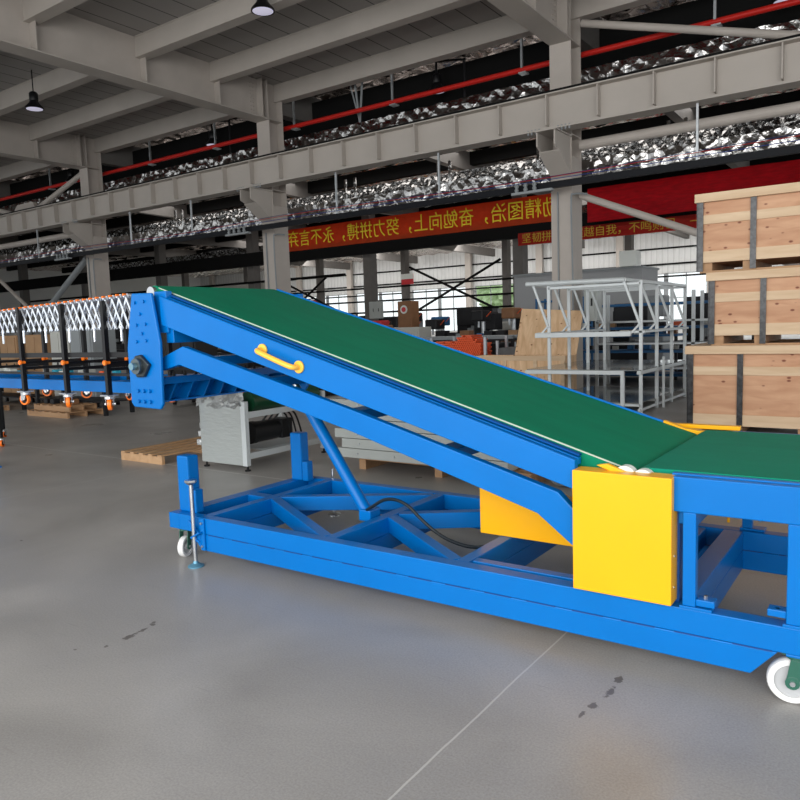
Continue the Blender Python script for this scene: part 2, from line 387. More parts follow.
# columns
cl = {0: 'to the right, outside the frame edge', 1: 'nearest one, behind the silver rack', 2: 'middle one, behind the top of the green belt', 3: 'left one, behind the folding roller track', 4: 'farthest left of the row'}
def hcol(bm, x0, x1, y0, y1, z0, z1, t=.02):
    box(bm, x0, x1, y0, y0+t, z0, z1); box(bm, x0, x1, y1-t, y1, z0, z1); xm = (x0+x1)/2; box(bm, xm-t/2, xm+t/2, y0+t, y1-t, z0, z1)
def boxcol(bm, x0, x1, y0, y1, z0, z1): box(bm, x0, x1, y0, y1, z0, z1)
for k in range(0, 5):
    xg = XG[k]; x0, x1 = xg-.25, xg+.22
    r = root('hall_column', (xg, 15.3, 0), 'tall grey steel hall column carrying the crane beam, '+cl[k], 'column', 'front row of hall columns')
    b = B(); hcol(b, x0, x1, 15.0, 15.56, 0, 5.0); box(b, x1-.025, x1, 15.02, 15.54, 0, 5.0); obj('shaft', b, COLUMN, r)
    b = B(); hcol(b, x0, x1, 15.0, 15.56, 5.0, 8.395)
    for z in (5.0, 5.45, 7.35): box(b, x0, x1, 15.02, 15.54, z, z+.02)
    obj('upper_shaft', b, COLUMN, r)
    b = B(); prismx(b, [(15.0, 5.42), (14.2, 5.42), (14.2, 5.12), (14.35, 5.05), (15.0, 4.62)], xg-.22, xg-.19)
    prismx(b, [(15.0, 5.42), (14.2, 5.42), (14.2, 5.12), (14.35, 5.05), (15.0, 4.62)], xg+.16, xg+.19)
    bar(b, (xg, 14.35, 5.03), (xg, 15.0, 4.6), .46, .025); box(b, xg-.23, xg+.23, 14.15, 15.0, 5.4, 5.43)
    obj('corbel', b, BEAMM, r)
    b = B(); box(b, xg-.10, xg-.075, 14.955, 15.0, 0, 4.3); obj('conduit', b, GREYB, r)
    if k in (1, 2, 3):
        b = pipe(B(), [(x1+.01, 14.97, 1.2), (x1+.01, 14.97, 2.6), (x1-.01, 14.97, 4.05), (x1+.05, 15.0, 4.22), (x1+.3, 15.1, 4.2)], .02, 6); obj('cable_pipe', b, GREYB, r)
# crane beam
r = root('crane_beam', (-20, 14.5, 5.45), 'long grey crane runway beam with upright stiffeners running along the hall', 'crane beam')
b = B(); box(b, -62, 13, 14.3, 14.7, 5.45, 5.475); box(b, -62, 13, 14.3, 14.7, 6.14, 6.165); obj('flanges', b, BEAMM, r)
obj('web', bx(-62, 13, 14.49, 14.51, 5.475, 6.14), BEAMM, r)
obj('crane_rail', bx(-62, 13, 14.32, 14.5, 6.165, 6.215), BEAMD, r)
x = -1.92
for i in range(28):
    st = bx(x-.012, x+.012, 14.33, 14.49, 5.55, 6.14); obj('stiffener', st, BEAMM, r); x -= 1.073
for k in range(1, 4):
    b = B()
    for dx in (-.45, .2):
        for q in range(4): tube(b, (XG[k]+dx+q*.08, 14.33, 5.40), (XG[k]+dx+q*.08, 14.33, 5.50), .02, 6)
    obj('bolt_row', b, GREYB, r)
# second row crane beam, row 3, dark beams behind
tag(obj('crane_beam', bx(-65, 13, 30.6, 31.0, 5.35, 6.1), BEAMD, origin=(-20, 30.8, 5.35)), 'black crane beam behind the big yellow lettered banner', 'crane beam')
tag(obj('fire_curtain_beam', bx(-62, 13, 16.9, 17.2, 7.15, 8.2), BEAMD, origin=(-20, 17, 7.15)), 'deep black beam hanging behind the red sprinkler pipe', 'beam')
for i, y in enumerate((21.5, 26.5, 36, 41.5, 52)):
    o = obj('roof_purlin', bx(-70, 13, y-.15, y+.15, 7.9, 8.42), BEAMD, origin=(-20, y, 7.9))
    tag(o, 'black roof purlin under the foil ceiling, %s behind the front columns' % ordw[i], 'purlin', 'black roof purlins')
for k in range(0, 6):
    xg = -6.15-8.7*k
    o = obj('roof_truss', prismx(B(), [(15.6, 7.6), (15.6, 8.4), (62, 8.4), (62, 7.7), (47, 7.8), (31, 7.6), (23, 7.7)], xg-.15, xg+.15), COLD, origin=(xg, 38, 7.6))
    tag(o, 'dark deep roof girder of the rear bays, %s from the right' % ordw[k], 'girder', 'rear bay girders')
for rowi, (yr, m_, wd) in enumerate(((31, COLD, .5), (47, BEAMD if False else COLD, .42))):
    for k in range(1, 7):
        xg = -6.15-8.7*k if rowi == 0 else -6.15-8.7*k
        b = B(); hcol(b, xg-wd/2, xg+wd/2, yr-.1, yr+.45, 0, 8.1, .025); box(b, xg+wd/2-.03, xg+wd/2, yr-.08, yr+.43, 0, 8.1)
        o = obj('hall_column', b, m_, origin=(xg, yr, 0))
        tag(o, 'dark steel column of the %s row, %s from the right' % (('middle', 'rear')[rowi], ordw[k-1]), 'column', ('middle', 'rear')[rowi]+' row of columns')
# tubes and braces
def brace(name, p, q, rr, m_, label, flat=False):
    b = B()
    if flat: bar(b, p, q, rr*2, rr*2)
    else: tube(b, p, q, rr, 14)
    return tag(obj(name, b, m_, origin=tuple((Vector(p)+Vector(q))/2)), label, 'brace', 'wind braces')
brace('brace_tube', (-5.8, 15.3, 7.72), (2.3, 15.3, 5.25), .075, COLUMN, 'slim grey tube crossing over the crane beam at the top right')
brace('brace_tube', (-5.85, 15.3, 5.26), (2.3, 15.3, 5.26), .105, COLUMN, 'thick level grey tube between columns just under the crane beam at right')
brace('brace_tube', (-32.0, 15.3, 5.26), (-24.1, 15.3, 5.26), .105, COLUMN, 'thick level grey tube left of the left column')
brace('brace_tube', (-5.85, 15.3, 4.22), (2.3, 15.3, .72), .075, COLUMN, 'grey tube slanting down behind the plywood crates')
brace('brace_tube', (-24.2, 15.3, 4.35), (-31.6, 15.35, .05), .11, GREYB, 'dark grey tube slanting down left from the left column')
brace('brace_tube', (-31.4, 15.5, 4.3), (-24.3, 15.5, .1), .07, COLUMN, 'pale tube slanting down right to the foot of the left column')
brace('brace_tube', (-24.05, 15.3, 7.3), (-27.6, 15.3, 6.32), .09, COLUMN, 'short grey tube from gusset plate up to the left column')
brace('brace_tube', (-32.0, 15.3, 7.2), (-28.6, 15.3, 6.32), .09, COLUMN, 'short grey tube at the far left over the crane beam')
tag(obj('gusset_plate', prism(B(), [(-29.1, 6.22), (-27.0, 6.22), (-27.4, 6.7), (-28.5, 6.7)], 15.22, 15.38), COLUMN, origin=(-28, 15.3, 6.22)), 'grey gusset plate where two short tubes meet above the crane beam', 'plate')
for (p, q, lb) in (((-31.4, 46.55, 5.95), (-23.6, 46.55, 2.3), 'black rear brace falling to the right below the banner'), ((-23.6, 46.35, 5.95), (-31.4, 46.35, 2.3), 'black rear brace rising to the right below the banner'),
                   ((-44.6, 46.55, 5.6), (-37.5, 46.55, 2.4), 'black brace right of the middle column, falling rightwards'), ((-39.6, 46.35, 5.7), (-44.4, 46.35, 2.6), 'black brace right of the middle column, rising rightwards')):
    brace('wall_brace', p, q, .09, BEAMD, lb)
# red pipe with hangers
r = root('sprinkler_pipe', (-15, 15.8, 7.3), 'long red sprinkler pipe hung under the ceiling behind the columns', 'pipe')
obj('pipe', tube(B(), (-60, 15.8, 7.27), (13, 15.8, 7.27), .06, 12), REDP, r, smooth=True)
for x in (-3.3, -7.4, -11.0, -15.3+.9, -17.7, -20.9, -27.0):
    b = B(); box(b, x-.025, x+.025, 15.75, 15.8, 7.27, 7.95); box(b, x-.06, x+.12, 15.7, 15.9, 7.17, 7.2); obj('hanger', b, GALV, r)
# ducts and trays
def duct(name, y0, y1, z0, z1, xa, xb, label):
    b = B(); n = int((xb-xa)/.13); sec = [(y0, z0), (y1, z0), (y1, z1), (y0, z1)]; rings = []
    for i in range(n+1):
        xx = xa+(xb-xa)*i/n; j = lambda: random.uniform(-.017, .017)
        pts = []
        for q in range(4):
            a, c = sec[q], sec[(q+1) % 4]
            for t in (0, .5): pts.append((a[0]+(c[0]-a[0])*t, a[1]+(c[1]-a[1])*t))
        rings.append([b.verts.new((xx, py+j(), pz+j())) for py, pz in pts])
    for a, c in zip(rings, rings[1:]):
        for q in range(8): b.faces.new((a[q], a[(q+1) % 8], c[(q+1) % 8], c[q]))
    b.faces.new(rings[0]); b.faces.new(rings[-1][::-1])
    return tag(obj(name, b, FOIL, origin=((xa+xb)/2, y0, z0)), label, 'duct', 'foil wrapped ducts')
duct('air_duct', 16.2, 16.7, 6.82, 7.1, -60, 6, 'foil wrapped duct lying just above the crane beam')
duct('air_duct', 15.85, 16.5, 4.72, 5.06, -60, 8, 'foil wrapped duct just above the black conductor tray')
duct('air_duct', 20.2, 21.2, 5.55, 5.9, -60, -8, 'foil wrapped duct behind and below the conductor tray')
duct('air_duct', 24.5, 25.6, 6.8, 7.3, -60, 5, 'wide foil wrapped duct high in the second bay')
duct('air_duct', 38, 39.2, 7.0, 7.6, -60, 5, 'farthest foil wrapped duct under the foil ceiling')
r = root('conductor_tray', (-15, 14.4, 4.28), 'black crane conductor tray hung along the columns on white rods', 'tray')
obj('tray', bx(-60, 8, 14.36, 14.46, 4.29, 4.42), TRAY, r)
for i, (m_, dz, dy) in enumerate(((mat('red_wire', (.4, .02, .03), .5), .1, -.04), (mat('blue_wire', (.02, .05, .25), .5), .05, 0), (mat('blue_wire_dark', (.02, .03, .12), .5), .14, .05))):
    P = []
    for k in range(0, 30):
        x = -50+2*k; P.append((x, 14.42+dy, 4.44+dz*(1+.3*math.sin(k*1.1))))
    obj('conductor_wire', pipe(B(), P, .007, 5), m_, r)
for x in (-3.31, -8.88, -11.91, -17.45, -20.4, -25.9): obj('hanger_rod', bx(x-.02, x+.02, 14.46, 14.50, 4.4, 5.45), GALV, r)
for (x, n_) in ((-15.2, 4), (-23.9, 4), (-6.4, 3)):
    b = B(); box(b, x-.55, x+.35, 14.2, 14.32, 4.22, 4.27)
    for q in range(n_):
        lathe(b, [(.03, 0), (.05, .05), (.03, .09), (.05, .13), (.03, .17)], (x-.45+q*.2, 14.26, 4.27), 8)
    obj('insulator_bracket', b, GREYB, r)
# small hanging rods near upper duct
for i, xx in enumerate((-12.9, -12.4, -11.8)):
    b = B(); bar(b, (-12.4, 16.2, 7.1), (xx-.3*(i-1), 16.0, 8.3), .05, .03)
    tag(obj('ceiling_strut', b, GREYB, origin=(-12.4, 16.2, 7.1)), ['left', 'middle', 'right'][i]+' one of three thin struts fanning up from the upper duct', 'strut', 'duct struts')
for i, xx in enumerate((-20.8, -17.2, -13.3, -10.2, -7.4, -4.4)):
    b = B(); 
    for q in (0, .35): box(b, xx+q, xx+q+.06, 16.52, 16.58, 4.9, 5.75)
    tag(obj('duct_hanger', b, FOIL, origin=(xx, 16.55, 5.05)), 'foil clad double hanger over the lower duct, %s from the left' % ordw[i], 'hanger', 'foil duct hangers')
for i, (z, y, xa, xb) in enumerate(((4.6, 46.84, -70, -14), (3.55, 46.84, -70, -20), (4.4, 30.84, -57, -25), (4.85, 62.34, -70, 5))):
    tag(obj('service_pipe', tube(B(), (xa, y, z), (xb, y, z), .07, 8), BEAMD, origin=((xa+xb)/2, y, z)), ['upper black pipe along the rear columns', 'lower black pipe along the rear columns', 'black pipe seen left of the middle column', 'black pipe along the back wall'][i], 'pipe', 'black service pipes')
# lamps
def lamp(x, y, z, label, arm=False):
    r = root('high_bay_lamp', (x, y, z), label, 'lamp', 'black high bay lamps')
    b = B(); lathe(b, [(.23, .0), (.22, .04), (.13, .14), (.10, .2), (.11, .22), (.11, .38), (.08, .42), (.03, .44)], (x, y, z), 20); obj('housing', b, BLACK, r, smooth=True)
    b = lathe(B(), [(.02, -.02), (.15, -.012), (.215, .004), (.215, .01)], (x, y, z), 20); obj('lens', b, LENS, r, smooth=True)
    if arm: b = pipe(B(), [(x, y, z+.43), (x, y, z+.68), (x+.05, y, z+.72), (x+.75, y, z+.6), (x+.8, y, z+.55), (x+.8, y, 7.13)], .03, 6)
    else: b = tube(B(), (x, y, z+.43), (x, y, 8.39 if y < 15.9 else 8.56), .015, 6)
    obj('suspension_rod', b, BLACK, r)
lamp(-18.6, 10.6, 7.42, 'black high bay lamp hanging at the far upper left')
lamp(-10.35, 10.6, 7.66, 'black high bay lamp at the top edge of the view, left of centre')
lamp(-9.96, 16.25, 7.42, 'black lamp on a bent arm behind the red pipe, centre top', True)
lamp(-18.35, 16.25, 7.48, 'black lamp on a bent arm behind the red pipe, left of the middle column', True)
lamp(-2.15, 16.25, 7.48, 'black lamp behind the red pipe at the top right corner', True)
lamp(-26.37, 16.25, 7.43, 'small black lamp behind the tubes left of the left column')
b = lathe(B(), [(.06, 0), (.06, -.04), (.045, -.08), (.01, -.09)], (-12.2, 9.7, 8.39), 12)
tag(obj('smoke_detector', b, WHT, origin=(-12.2, 9.7, 8.39)), 'small white smoke detector on the grey ceiling panels', 'detector')

# ---------------------------------------------------------------- banners
def glyph(ch):
    c = bpy.data.curves.new('character', 'FONT'); c.body = ch; c.size = 1; c.extrude = .005
    o = bpy.data.objects.new('character', c); COL.objects.link(o); bpy.context.view_layer.update()
    me = bpy.data.meshes.new_from_object(o.evaluated_get(bpy.context.evaluated_depsgraph_get())); bpy.data.objects.remove(o); return me
def text_mesh(txt, h, mirror, x0, x1, y, zc, m_, parent):
    """one mesh per painted character, spread evenly from x0 to x1"""
    wd = lambda me: max(v.co.x for v in me.vertices)
    adv = wd(glyph('图图'))-wd(glyph('图')); n = len(txt); cell = (x1-x0)/n; g = glyph('图'); zs = [v.co.y for v in g.vertices]; zm = (min(zs)+max(zs))/2; k = h/(max(zs)-min(zs)); sh = off(parent)
    for i, ch in enumerate(txt):
        me = glyph(ch)
        for v in me.vertices:
            t = (i + v.co.x/adv)*cell; t = (x1-x0)-t if mirror else t
            v.co = Vector((x0+t, y-v.co.z, zc+(v.co.y-zm)*k)) - sh
        me.materials.clear(); me.materials.append(m_)
        q = bpy.data.objects.new('character', me); COL.objects.link(q); q.parent = parent
def cloth(x0, x1, y, z0, z1, amp=.02, sag=0):
    b = B(); nx = int((x1-x0)*3); nz = 6; vv = []
    for i in range(nx+1):
        for j in range(nz+1):
            t = i/nx; vv.append(b.verts.new((x0+(x1-x0)*t, y+amp*math.sin(i*.9+j*1.2)+amp*.6*math.sin(i*.23-j), z0+(z1-z0)*j/nz - sag*math.sin(PI*t))))
    for i in range(nx):
        for j in range(nz): b.faces.new((vv[i*(nz+1)+j], vv[(i+1)*(nz+1)+j], vv[(i+1)*(nz+1)+j+1], vv[i*(nz+1)+j+1]))
    bmesh.ops.solidify(b, geom=b.faces[:], thickness=.012)
    return b
r = root('lettered_banner', (-20, 30.3, 5.9), 'long red banner with mirrored yellow characters between the middle and nearest columns', 'banner')
obj('cloth', cloth(-30.4, -12.0, 30.57, 5.90, 7.10), BANR, r)
text_mesh('励精图治，奋勉向上，努力拼搏，永不言弃', .80, True, -28.75, -12.6, 30.50, 6.53, TXT, r)
r = root('lettered_banner', (-10, 30.4, 4.95), 'darker red banner with small yellow characters beneath the plain red cloth', 'banner')
obj('cloth', cloth(-14.6, -2.5, 30.45, 4.97, 5.52), BAND, r)
text_mesh('坚韧拼搏，超越自我，不鸣则已，一鸣惊人', .40, False, -14.4, -5.3, 30.4, 5.26, TXTD, r)
tag(obj('red_cloth', cloth(-11.2, 1, 30.0, 5.6, 6.98, .04), CLOTHR, origin=(-5, 30, 5.6)), 'wide plain red cloth hung to the right of the nearest column', 'banner')

# ================================================================ THE BLUE BELT CONVEYOR
YN, YF = 3.18, 4.60
con = root('belt_conveyor', (-2.3, 3.9, 0), 'blue wheeled belt conveyor with a sloping green belt rising to the left', 'conveyor')
def part(n_, b, m_=None, parent=None, bevel=.004, **k): return obj(n_, b, m_ or BLUE, parent or con, bevel=bevel, **k)
WELD = mat('weld_seam_blue', (.0, .04, .2), .5)
def side_rail(y0, y1, outer):
    top = part('base_rail', bx(-4.16, 2.2, y0, y1, .226, .337))
    low = part('base_rail', prism(B(), [(-3.93, .110), (-.50, .110), (-.40, .224), (-3.93, .224)], y0, y1))
    x = -3.86
    while x < -.55:
        obj('weld_seam', bx(x, x+.15, outer-.002, outer+.002, .2220, .2275), WELD, low); x += .235
side_rail(3.18, 3.26, 3.18); side_rail(4.52, 4.60, 4.52)
for x0, x1, lo in ((-4.27, -4.16, .226), (-3.97, -3.895, .11), (-2.875, -2.80, .11), (-1.955, -1.88, .11), (-.865, -.76, .11), (.6, .68, .11)):
    ya, yb = (3.18, 4.60) if x0 < -4.2 else (3.26, 4.52)
    c = part('cross_beam', bx(x0, x1, ya, yb, .226, .336))
    if lo < .2:
        part('cross_beam', bx(x0, x1, ya, yb, lo, .224))
part('cross_beam', bx(-1.88, -1.0, 3.30, 3.36, .226, .334)); part('cross_beam', bx(-1.01, -.965, 3.26, 4.52, .226, .33))
part('centre_beam', bx(-4.16, -3.97, 3.83, 3.92, .226, .336))
def dg(p, q, w_=.075): part('diagonal_beam', bar(B(), (*p, .281), (*q, .281), w_, .108))
dg((-3.895, 3.86), (-2.885, 3.28)); dg((-3.895, 3.92), (-2.89, 4.50)); dg((-2.80, 3.85), (-1.965, 3.28)); dg((-2.80, 3.93), (-1.965, 4.50))
# corner posts
for (y, y2, s) in ((3.245, 3.345, 1), (4.40, 4.50, 1)):
    cp = part('corner_post', bx(-4.235, -4.115, y, y2, .336, .735), bevel=.012)
    part('post_sleeve', bx(-4.11, -4.05, y+.0, y+.07, .336, .50), bevel=.008)
# casters
def caster(x, y, R, ztop, fork, wheel, rim, yaw, parent, name='caster', w_=.04, zc=None, double=False):
    zc = R if zc is None else zc
    d = Vector((math.cos(yaw), math.sin(yaw), 0)); s = Vector((-d.y, d.x, 0)); c = Vector((x, y, zc)) + d*R*.18
    b = B(); box(b, x-.05, x+.05, y-.05, y+.05, ztop-.012, ztop); tube(b, (x, y, ztop-.035), (x, y, ztop-.012), .04, 14)
    for q in (-1, 1):
        o_ = s*q*(w_/2+.012)
        bar(b, c+o_, Vector((x, y, ztop-.035))+o_, .006, .05, d)
        tube(b, c+o_-s*.004, c+o_+s*.004, min(.028, R*.3), 14)
    f = obj(name, b, fork, parent, bevel=.002)
    b = B(); n = 36; prof = [(R*.72, -.5), (R*.95, -.5), (R, -.32), (R, .32), (R*.95, .5), (R*.72, .5)]
    rings = []
    for i in range(n):
        a = 2*PI*i/n; rad = d*math.cos(a)+Vector((0, 0, 1))*math.sin(a)
        rings.append([b.verts.new(c+rad*r_+s*w_*t_) for r_, t_ in prof])
    for i in range(n):
        for k in range(6): b.faces.new((rings[i][k], rings[i][(k+1) % 6], rings[(i+1) % n][(k+1) % 6], rings[(i+1) % n][k]))
    obj('tyre', b, wheel, f, smooth=True)
    b = B(); tube(b, c-s*w_*.25, c+s*w_*.25, R*.74, 30); tube(b, c-s*w_*.5, c+s*w_*.5, R*.28, 20)
    for i in range(5):
        a = 2*PI*i/5; rad = d*math.cos(a)+Vector((0, 0, 1))*math.sin(a); bar(b, c+rad*R*.2, c+rad*R*.72, w_*.8, R*.13, s)
    obj('hub', b, rim, f)
    b = tube(B(), c-s*(w_/2+.025), c+s*(w_/2+.025), .011, 8); obj('axle', b, STEEL, f)
    return f
GREYW = mat('grey_wheel_centre', (.42, .43, .44), .5)
caster(-.335, 3.245, .095, .226, DGREEN, WHEEL, GREYW, PI+.15, con, w_=.045)
caster(-4.215, 3.27, .075, .226, DGREEN, WHEEL, GREYW, PI/2+.35+PI, con, w_=.04, zc=.075)
caster(-4.2, 4.5, .075, .226, DGREEN, WHEEL, GREYW, PI/2+.3, con, zc=.075)
caster(-.25, 4.5, .097, .226, DGREEN, WHEEL, GREYW, .6, con, w_=.045)
part('caster_plate', bx(-.37, -.22, 3.18, 3.32, .214, .226))
# levelling jack
b = B(); tube(b, (-3.965, 3.145, .02), (-3.965, 3.145, .58), .0145, 14); jk = obj('levelling_jack', b, STEEL, con, smooth=True)
tag(jk, 'threaded zinc screw jack')
obj('jack_foot', lathe(B(), [(.055, 0), (.055, .008), (.02, .025), (.016, .04)], (-3.965, 3.145, 0), 20), mat('blue_grey_foot', (.12, .3, .42), .4, .4), jk, smooth=True)
obj('jack_head', lathe(B(), [(.02, .0), (.035, .012), (.042, .02), (.042, .034)], (-3.965, 3.145, .57), 6), STEEL, jk)
b = B(); box(b, -3.925, -3.885, 3.165, 3.18, .115, .335); prism(b, [(-4.04, .29), (-4.035, .31), (-3.92, .22), (-3.92, .13), (-3.985, .19)], 3.16, 3.175)
bar(b, (-3.99, 3.15, .20), (-3.90, 3.15, .245), .04, .012); bar(b, (-3.99, 3.15, .20), (-3.93, 3.17, .175), .04, .012)
br = obj('jack_bracket', b, BLUE, con, bevel=.003)
obj('bracket_bolt', tube(tube(B(), (-3.905, 3.155, .305), (-3.905, 3.17, .305), .009, 8), (-3.905, 3.155, .145), (-3.905, 3.17, .145), .009, 8), STEEL, br)
for x in (-2.35,):
    b = tube(B(), (x, 4.66, .02), (x, 4.66, .5), .0145, 12); j2 = obj('levelling_jack', b, STEEL, con); obj('jack_foot', lathe(B(), [(.055, 0), (.055, .008), (.02, .025)], (x, 4.66, 0), 16), STEEL, j2)
b = tube(B(), (-4.0, 4.66, .02), (-4.0, 4.66, .4), .0145, 12); j2 = obj('levelling_jack', b, STEEL, con); obj('jack_foot', lathe(B(), [(.055, 0), (.055, .008), (.02, .025)], (-4.0, 4.66, 0), 16), STEEL, j2)

# sloping frame
def zt(x): return .955+.3045*(-1.27-x)        # top edge of the side beam
def zb(x): return .812+.2855*(-1.27-x)
def ze(x): return .935+.3045*(-1.111-x)       # belt edge
SX0, SX1 = -4.22, -1.256
for y0, y1, ly0, ly1 in ((3.18, 3.225, 3.225, 3.262), (4.50, 4.545, 4.455, 4.50)):
    poly = [(SX0, zb(SX0)), (SX1, zb(SX1)), (SX1, zt(SX1)), (SX0, zt(SX0))]
    sb = part('side_beam', prism(B(), poly, y0, y1), bevel=.006)
    b = prism(B(), [(SX0, zt(SX0)-.03), (SX1, zt(SX1)-.03), (SX1, zt(SX1)+.002), (SX0, zt(SX0)+.002)], ly0, ly1)
    obj('belt_guide', b, BLUE, sb, bevel=.002)
    b = prism(B(), [(SX0-.05, zt(SX0)+.025), (SX1, zt(SX1)+.008), (SX1, zt(SX1)+.018), (SX0-.05, zt(SX0)+.035)], *((ly0+.012, ly1+.006) if y0 < 4 else (ly0-.004, ly1-.01)))
    obj('guide_lip', b, mat('blue_lip', (.0, .06, .25), .5, spec=.1), sb)
# a far edge strip standing beyond the belt
part('edge_strip', prism(B(), [(-4.35, ze(-4.35)-.02), (-1.2, ze(-1.2)-.02), (-1.2, ze(-1.2)+.014), (-4.35, ze(-4.35)+.014)], 4.452, 4.47))
# short upright end profile under the top of the slope
part('end_bracket', bx(-4.30, -4.17, 3.2, 3.25, 1.60, 1.885)); part('end_bracket', bx(-4.30, -4.17, 4.53, 4.58, 1.60, 1.885))
part('cross_tube', bx(-4.22, -4.14, 3.22, 4.56, 1.53, 1.64)); part('cross_tube', bx(-3.2, -3.12, 3.22, 4.56, 1.42, 1.48)); 
# green belt, one closed loop with rounded noses
def belt_loop(x0, z0, x1, z1, y0, y1, th, R):
    d = Vector((x1-x0, 0, z1-z0)).normalized(); n_ = Vector((-d.z, 0, d.x))
    if n_.z < 0: n_ = -n_
    ctr = [Vector((x0, 0, z0))-n_*R, Vector((x1, 0, z1))-n_*R]; pts = []
    ang = lambda c, a, base: c+(base*math.cos(a)+n_*math.sin(a))*R
    for i in range(13): pts.append(ang(ctr[1], PI/2-PI*i/12, d))
    for i in range(13): pts.append(ang(ctr[0], -PI/2-PI*i/12, d))
    b = B(); prism(b, [(p.x, p.z) for p in pts], y0, y1); return b, ctr
b, ctr = belt_loop(-4.37, ze(-4.37)+.004, -1.02, ze(-1.02)+.004, 3.27, 4.445, .01, .05)
bo = obj('sloping_belt', b, GREEN, con, smooth=True); tag(bo, 'dark green ribbed belt')
b = B(); a0, a1 = (-4.33, ze(-4.33)), (-1.04, ze(-1.04)); prism(b, [(a0[0], a0[1]-.004), (a1[0], a1[1]-.004), (a1[0], a1[1]+.003), (a0[0], a0[1]+.003)], 3.266, 3.271); obj('belt_edge', b, EDGE, bo)
for i, c in enumerate(ctr):
    part('end_roller', tube(B(), (c.x, 3.235, c.z), (c.x, 4.545, c.z), .043, 24), STEEL, smooth=True, bevel=0)
# lower support arms
LB = [(-4.29, 1.335), (-4.08, 1.379), (-2.60, 1.005), (-1.457, .668), (-1.262, .52), (-1.262, .70), (-1.35, .785), (-2.56, 1.122), (-4.035, 1.505), (-4.29, 1.42)]
for y0, y1 in ((3.2, 3.25), (4.53, 4.58)):
    part('support_arm', prism(B(), LB, y0, y1), bevel=.006)
for xx, zz in ((-3.85, 1.40), (-3.33, 1.265), (-2.62, 1.085), (-2.0, .90)):
    part('cross_tube', bx(xx-.11, xx+.03, 3.25, 4.53, zz-.03, zz+.03))
for xx in (-3.7, -3.45, -3.1, -2.7, -2.3):
    z0 = zb(xx)-.0; part('tie_plate', prism(B(), [(xx, z0+.02), (xx+.12, z0-.02), (xx+.12, z0-.14), (xx, z0-.10)], 4.50, 4.53))
# end plates carrying the pivot
PLT = [(-4.515, 1.890), (-4.245, 1.880), (-4.23, 1.66), (-4.278, 1.50), (-4.292, 1.085), (-4.32, 1.068), (-4.60, 1.082), (-4.62, 1.11), (-4.615, 1.5), (-4.52, 1.72)]
PLT = [(-4.515, 1.890), (-4.30, 1.880), (-4.245, 1.70), (-4.292, 1.50), (-4.292, 1.092), (-4.325, 1.068), (-4.595, 1.078), (-4.62, 1.11), (-4.615, 1.5)]
PLT = [(-4.53, 1.885), (-4.31, 1.878), (-4.245, 1.53), (-4.262, 1.10), (-4.29, 1.066), (-4.585, 1.075), (-4.615, 1.105), (-4.62, 1.50)]
PLT = [(x*.9858, 1.6+(z-1.6)*.9858) for x, z in PLT]
for y0, y1, s in ((3.135, 3.16, -1), (4.61, 4.635, 1)):
    pl_ = part('end_plate', prism(B(), PLT, y0, y1), bevel=.008)
    if s < 0:
        for (x, z) in ((-4.43, 1.815), (-4.33, 1.82), (-4.425, 1.66), (-4.325, 1.665), (-4.435, 1.545), (-4.33, 1.55), (-4.38, 1.735), (-4.37, 1.60)): obj('bolt', tube(B(), (x, y0-.012, z), (x, y0, z), .0115, 10), BLUE, pl_)
        for z in (1.20, 1.125):
            for x in (-4.45, -4.385, -4.32): obj('bolt', tube(B(), (x, y0-.018, z), (x, y0, z), .013, 6), BLUE, pl_)
        b = B(); prism(b, [(-4.44, 1.445), (-4.38, 1.455), (-4.285, 1.385), (-4.35, 1.30), (-4.43, 1.295), (-4.47, 1.37)], y0-.03, y0)
        brg = obj('flange_bearing', b, mat('bearing_iron', (.05, .06, .065), .35, .7), pl_, bevel=.008)
        obj('shaft_collar', tube(B(), (-4.40, y0-.055, 1.375), (-4.40, y0-.03, 1.375), .055, 20), mat('bearing_steel', (.13, .16, .17), .3, .8), brg, smooth=True)
        obj('shaft_end', tube(B(), (-4.405, y0-.085, 1.375), (-4.405, y0-.05, 1.375), .026, 16), mat('shaft_steel', (.2, .35, .42), .3, .6), brg, smooth=True)
part('cross_tube', bx(-4.48, -4.38, 3.16, 4.61, 1.70, 1.80)); part('cross_tube', tube(B(), (-4.40, 3.16, 1.38), (-4.40, 4.61, 1.38), .03, 16), BLUE, bevel=0)
# ribbed trough between the end plates
tr = part('drive_trough', prism(B(), [(-4.47, 1.285), (-4.34, 1.285), (-4.34, 1.235), (-4.352, 1.235), (-4.352, 1.27), (-4.455, 1.27), (-4.455, 1.12), (-4.34, 1.12), (-4.34, 1.108), (-4.47, 1.108)], 3.16, 4.61), bevel=0)
for i in range(9):
    y = 3.3+i*.155; obj('rib', prismx(B(), [(y, 1.12), (y+.014, 1.12), (y+.10, 1.265), (y+.086, 1.265)], -4.455, -4.345), BLUE, tr)
b = B()
for i in range(13): lathe(b, [(.012, 0), (.012, .02), (.007, .02), (.007, .035)], (-4.4, 3.3+i*.1, 1.285), 6)
obj('nuts', b, BLACK, tr)
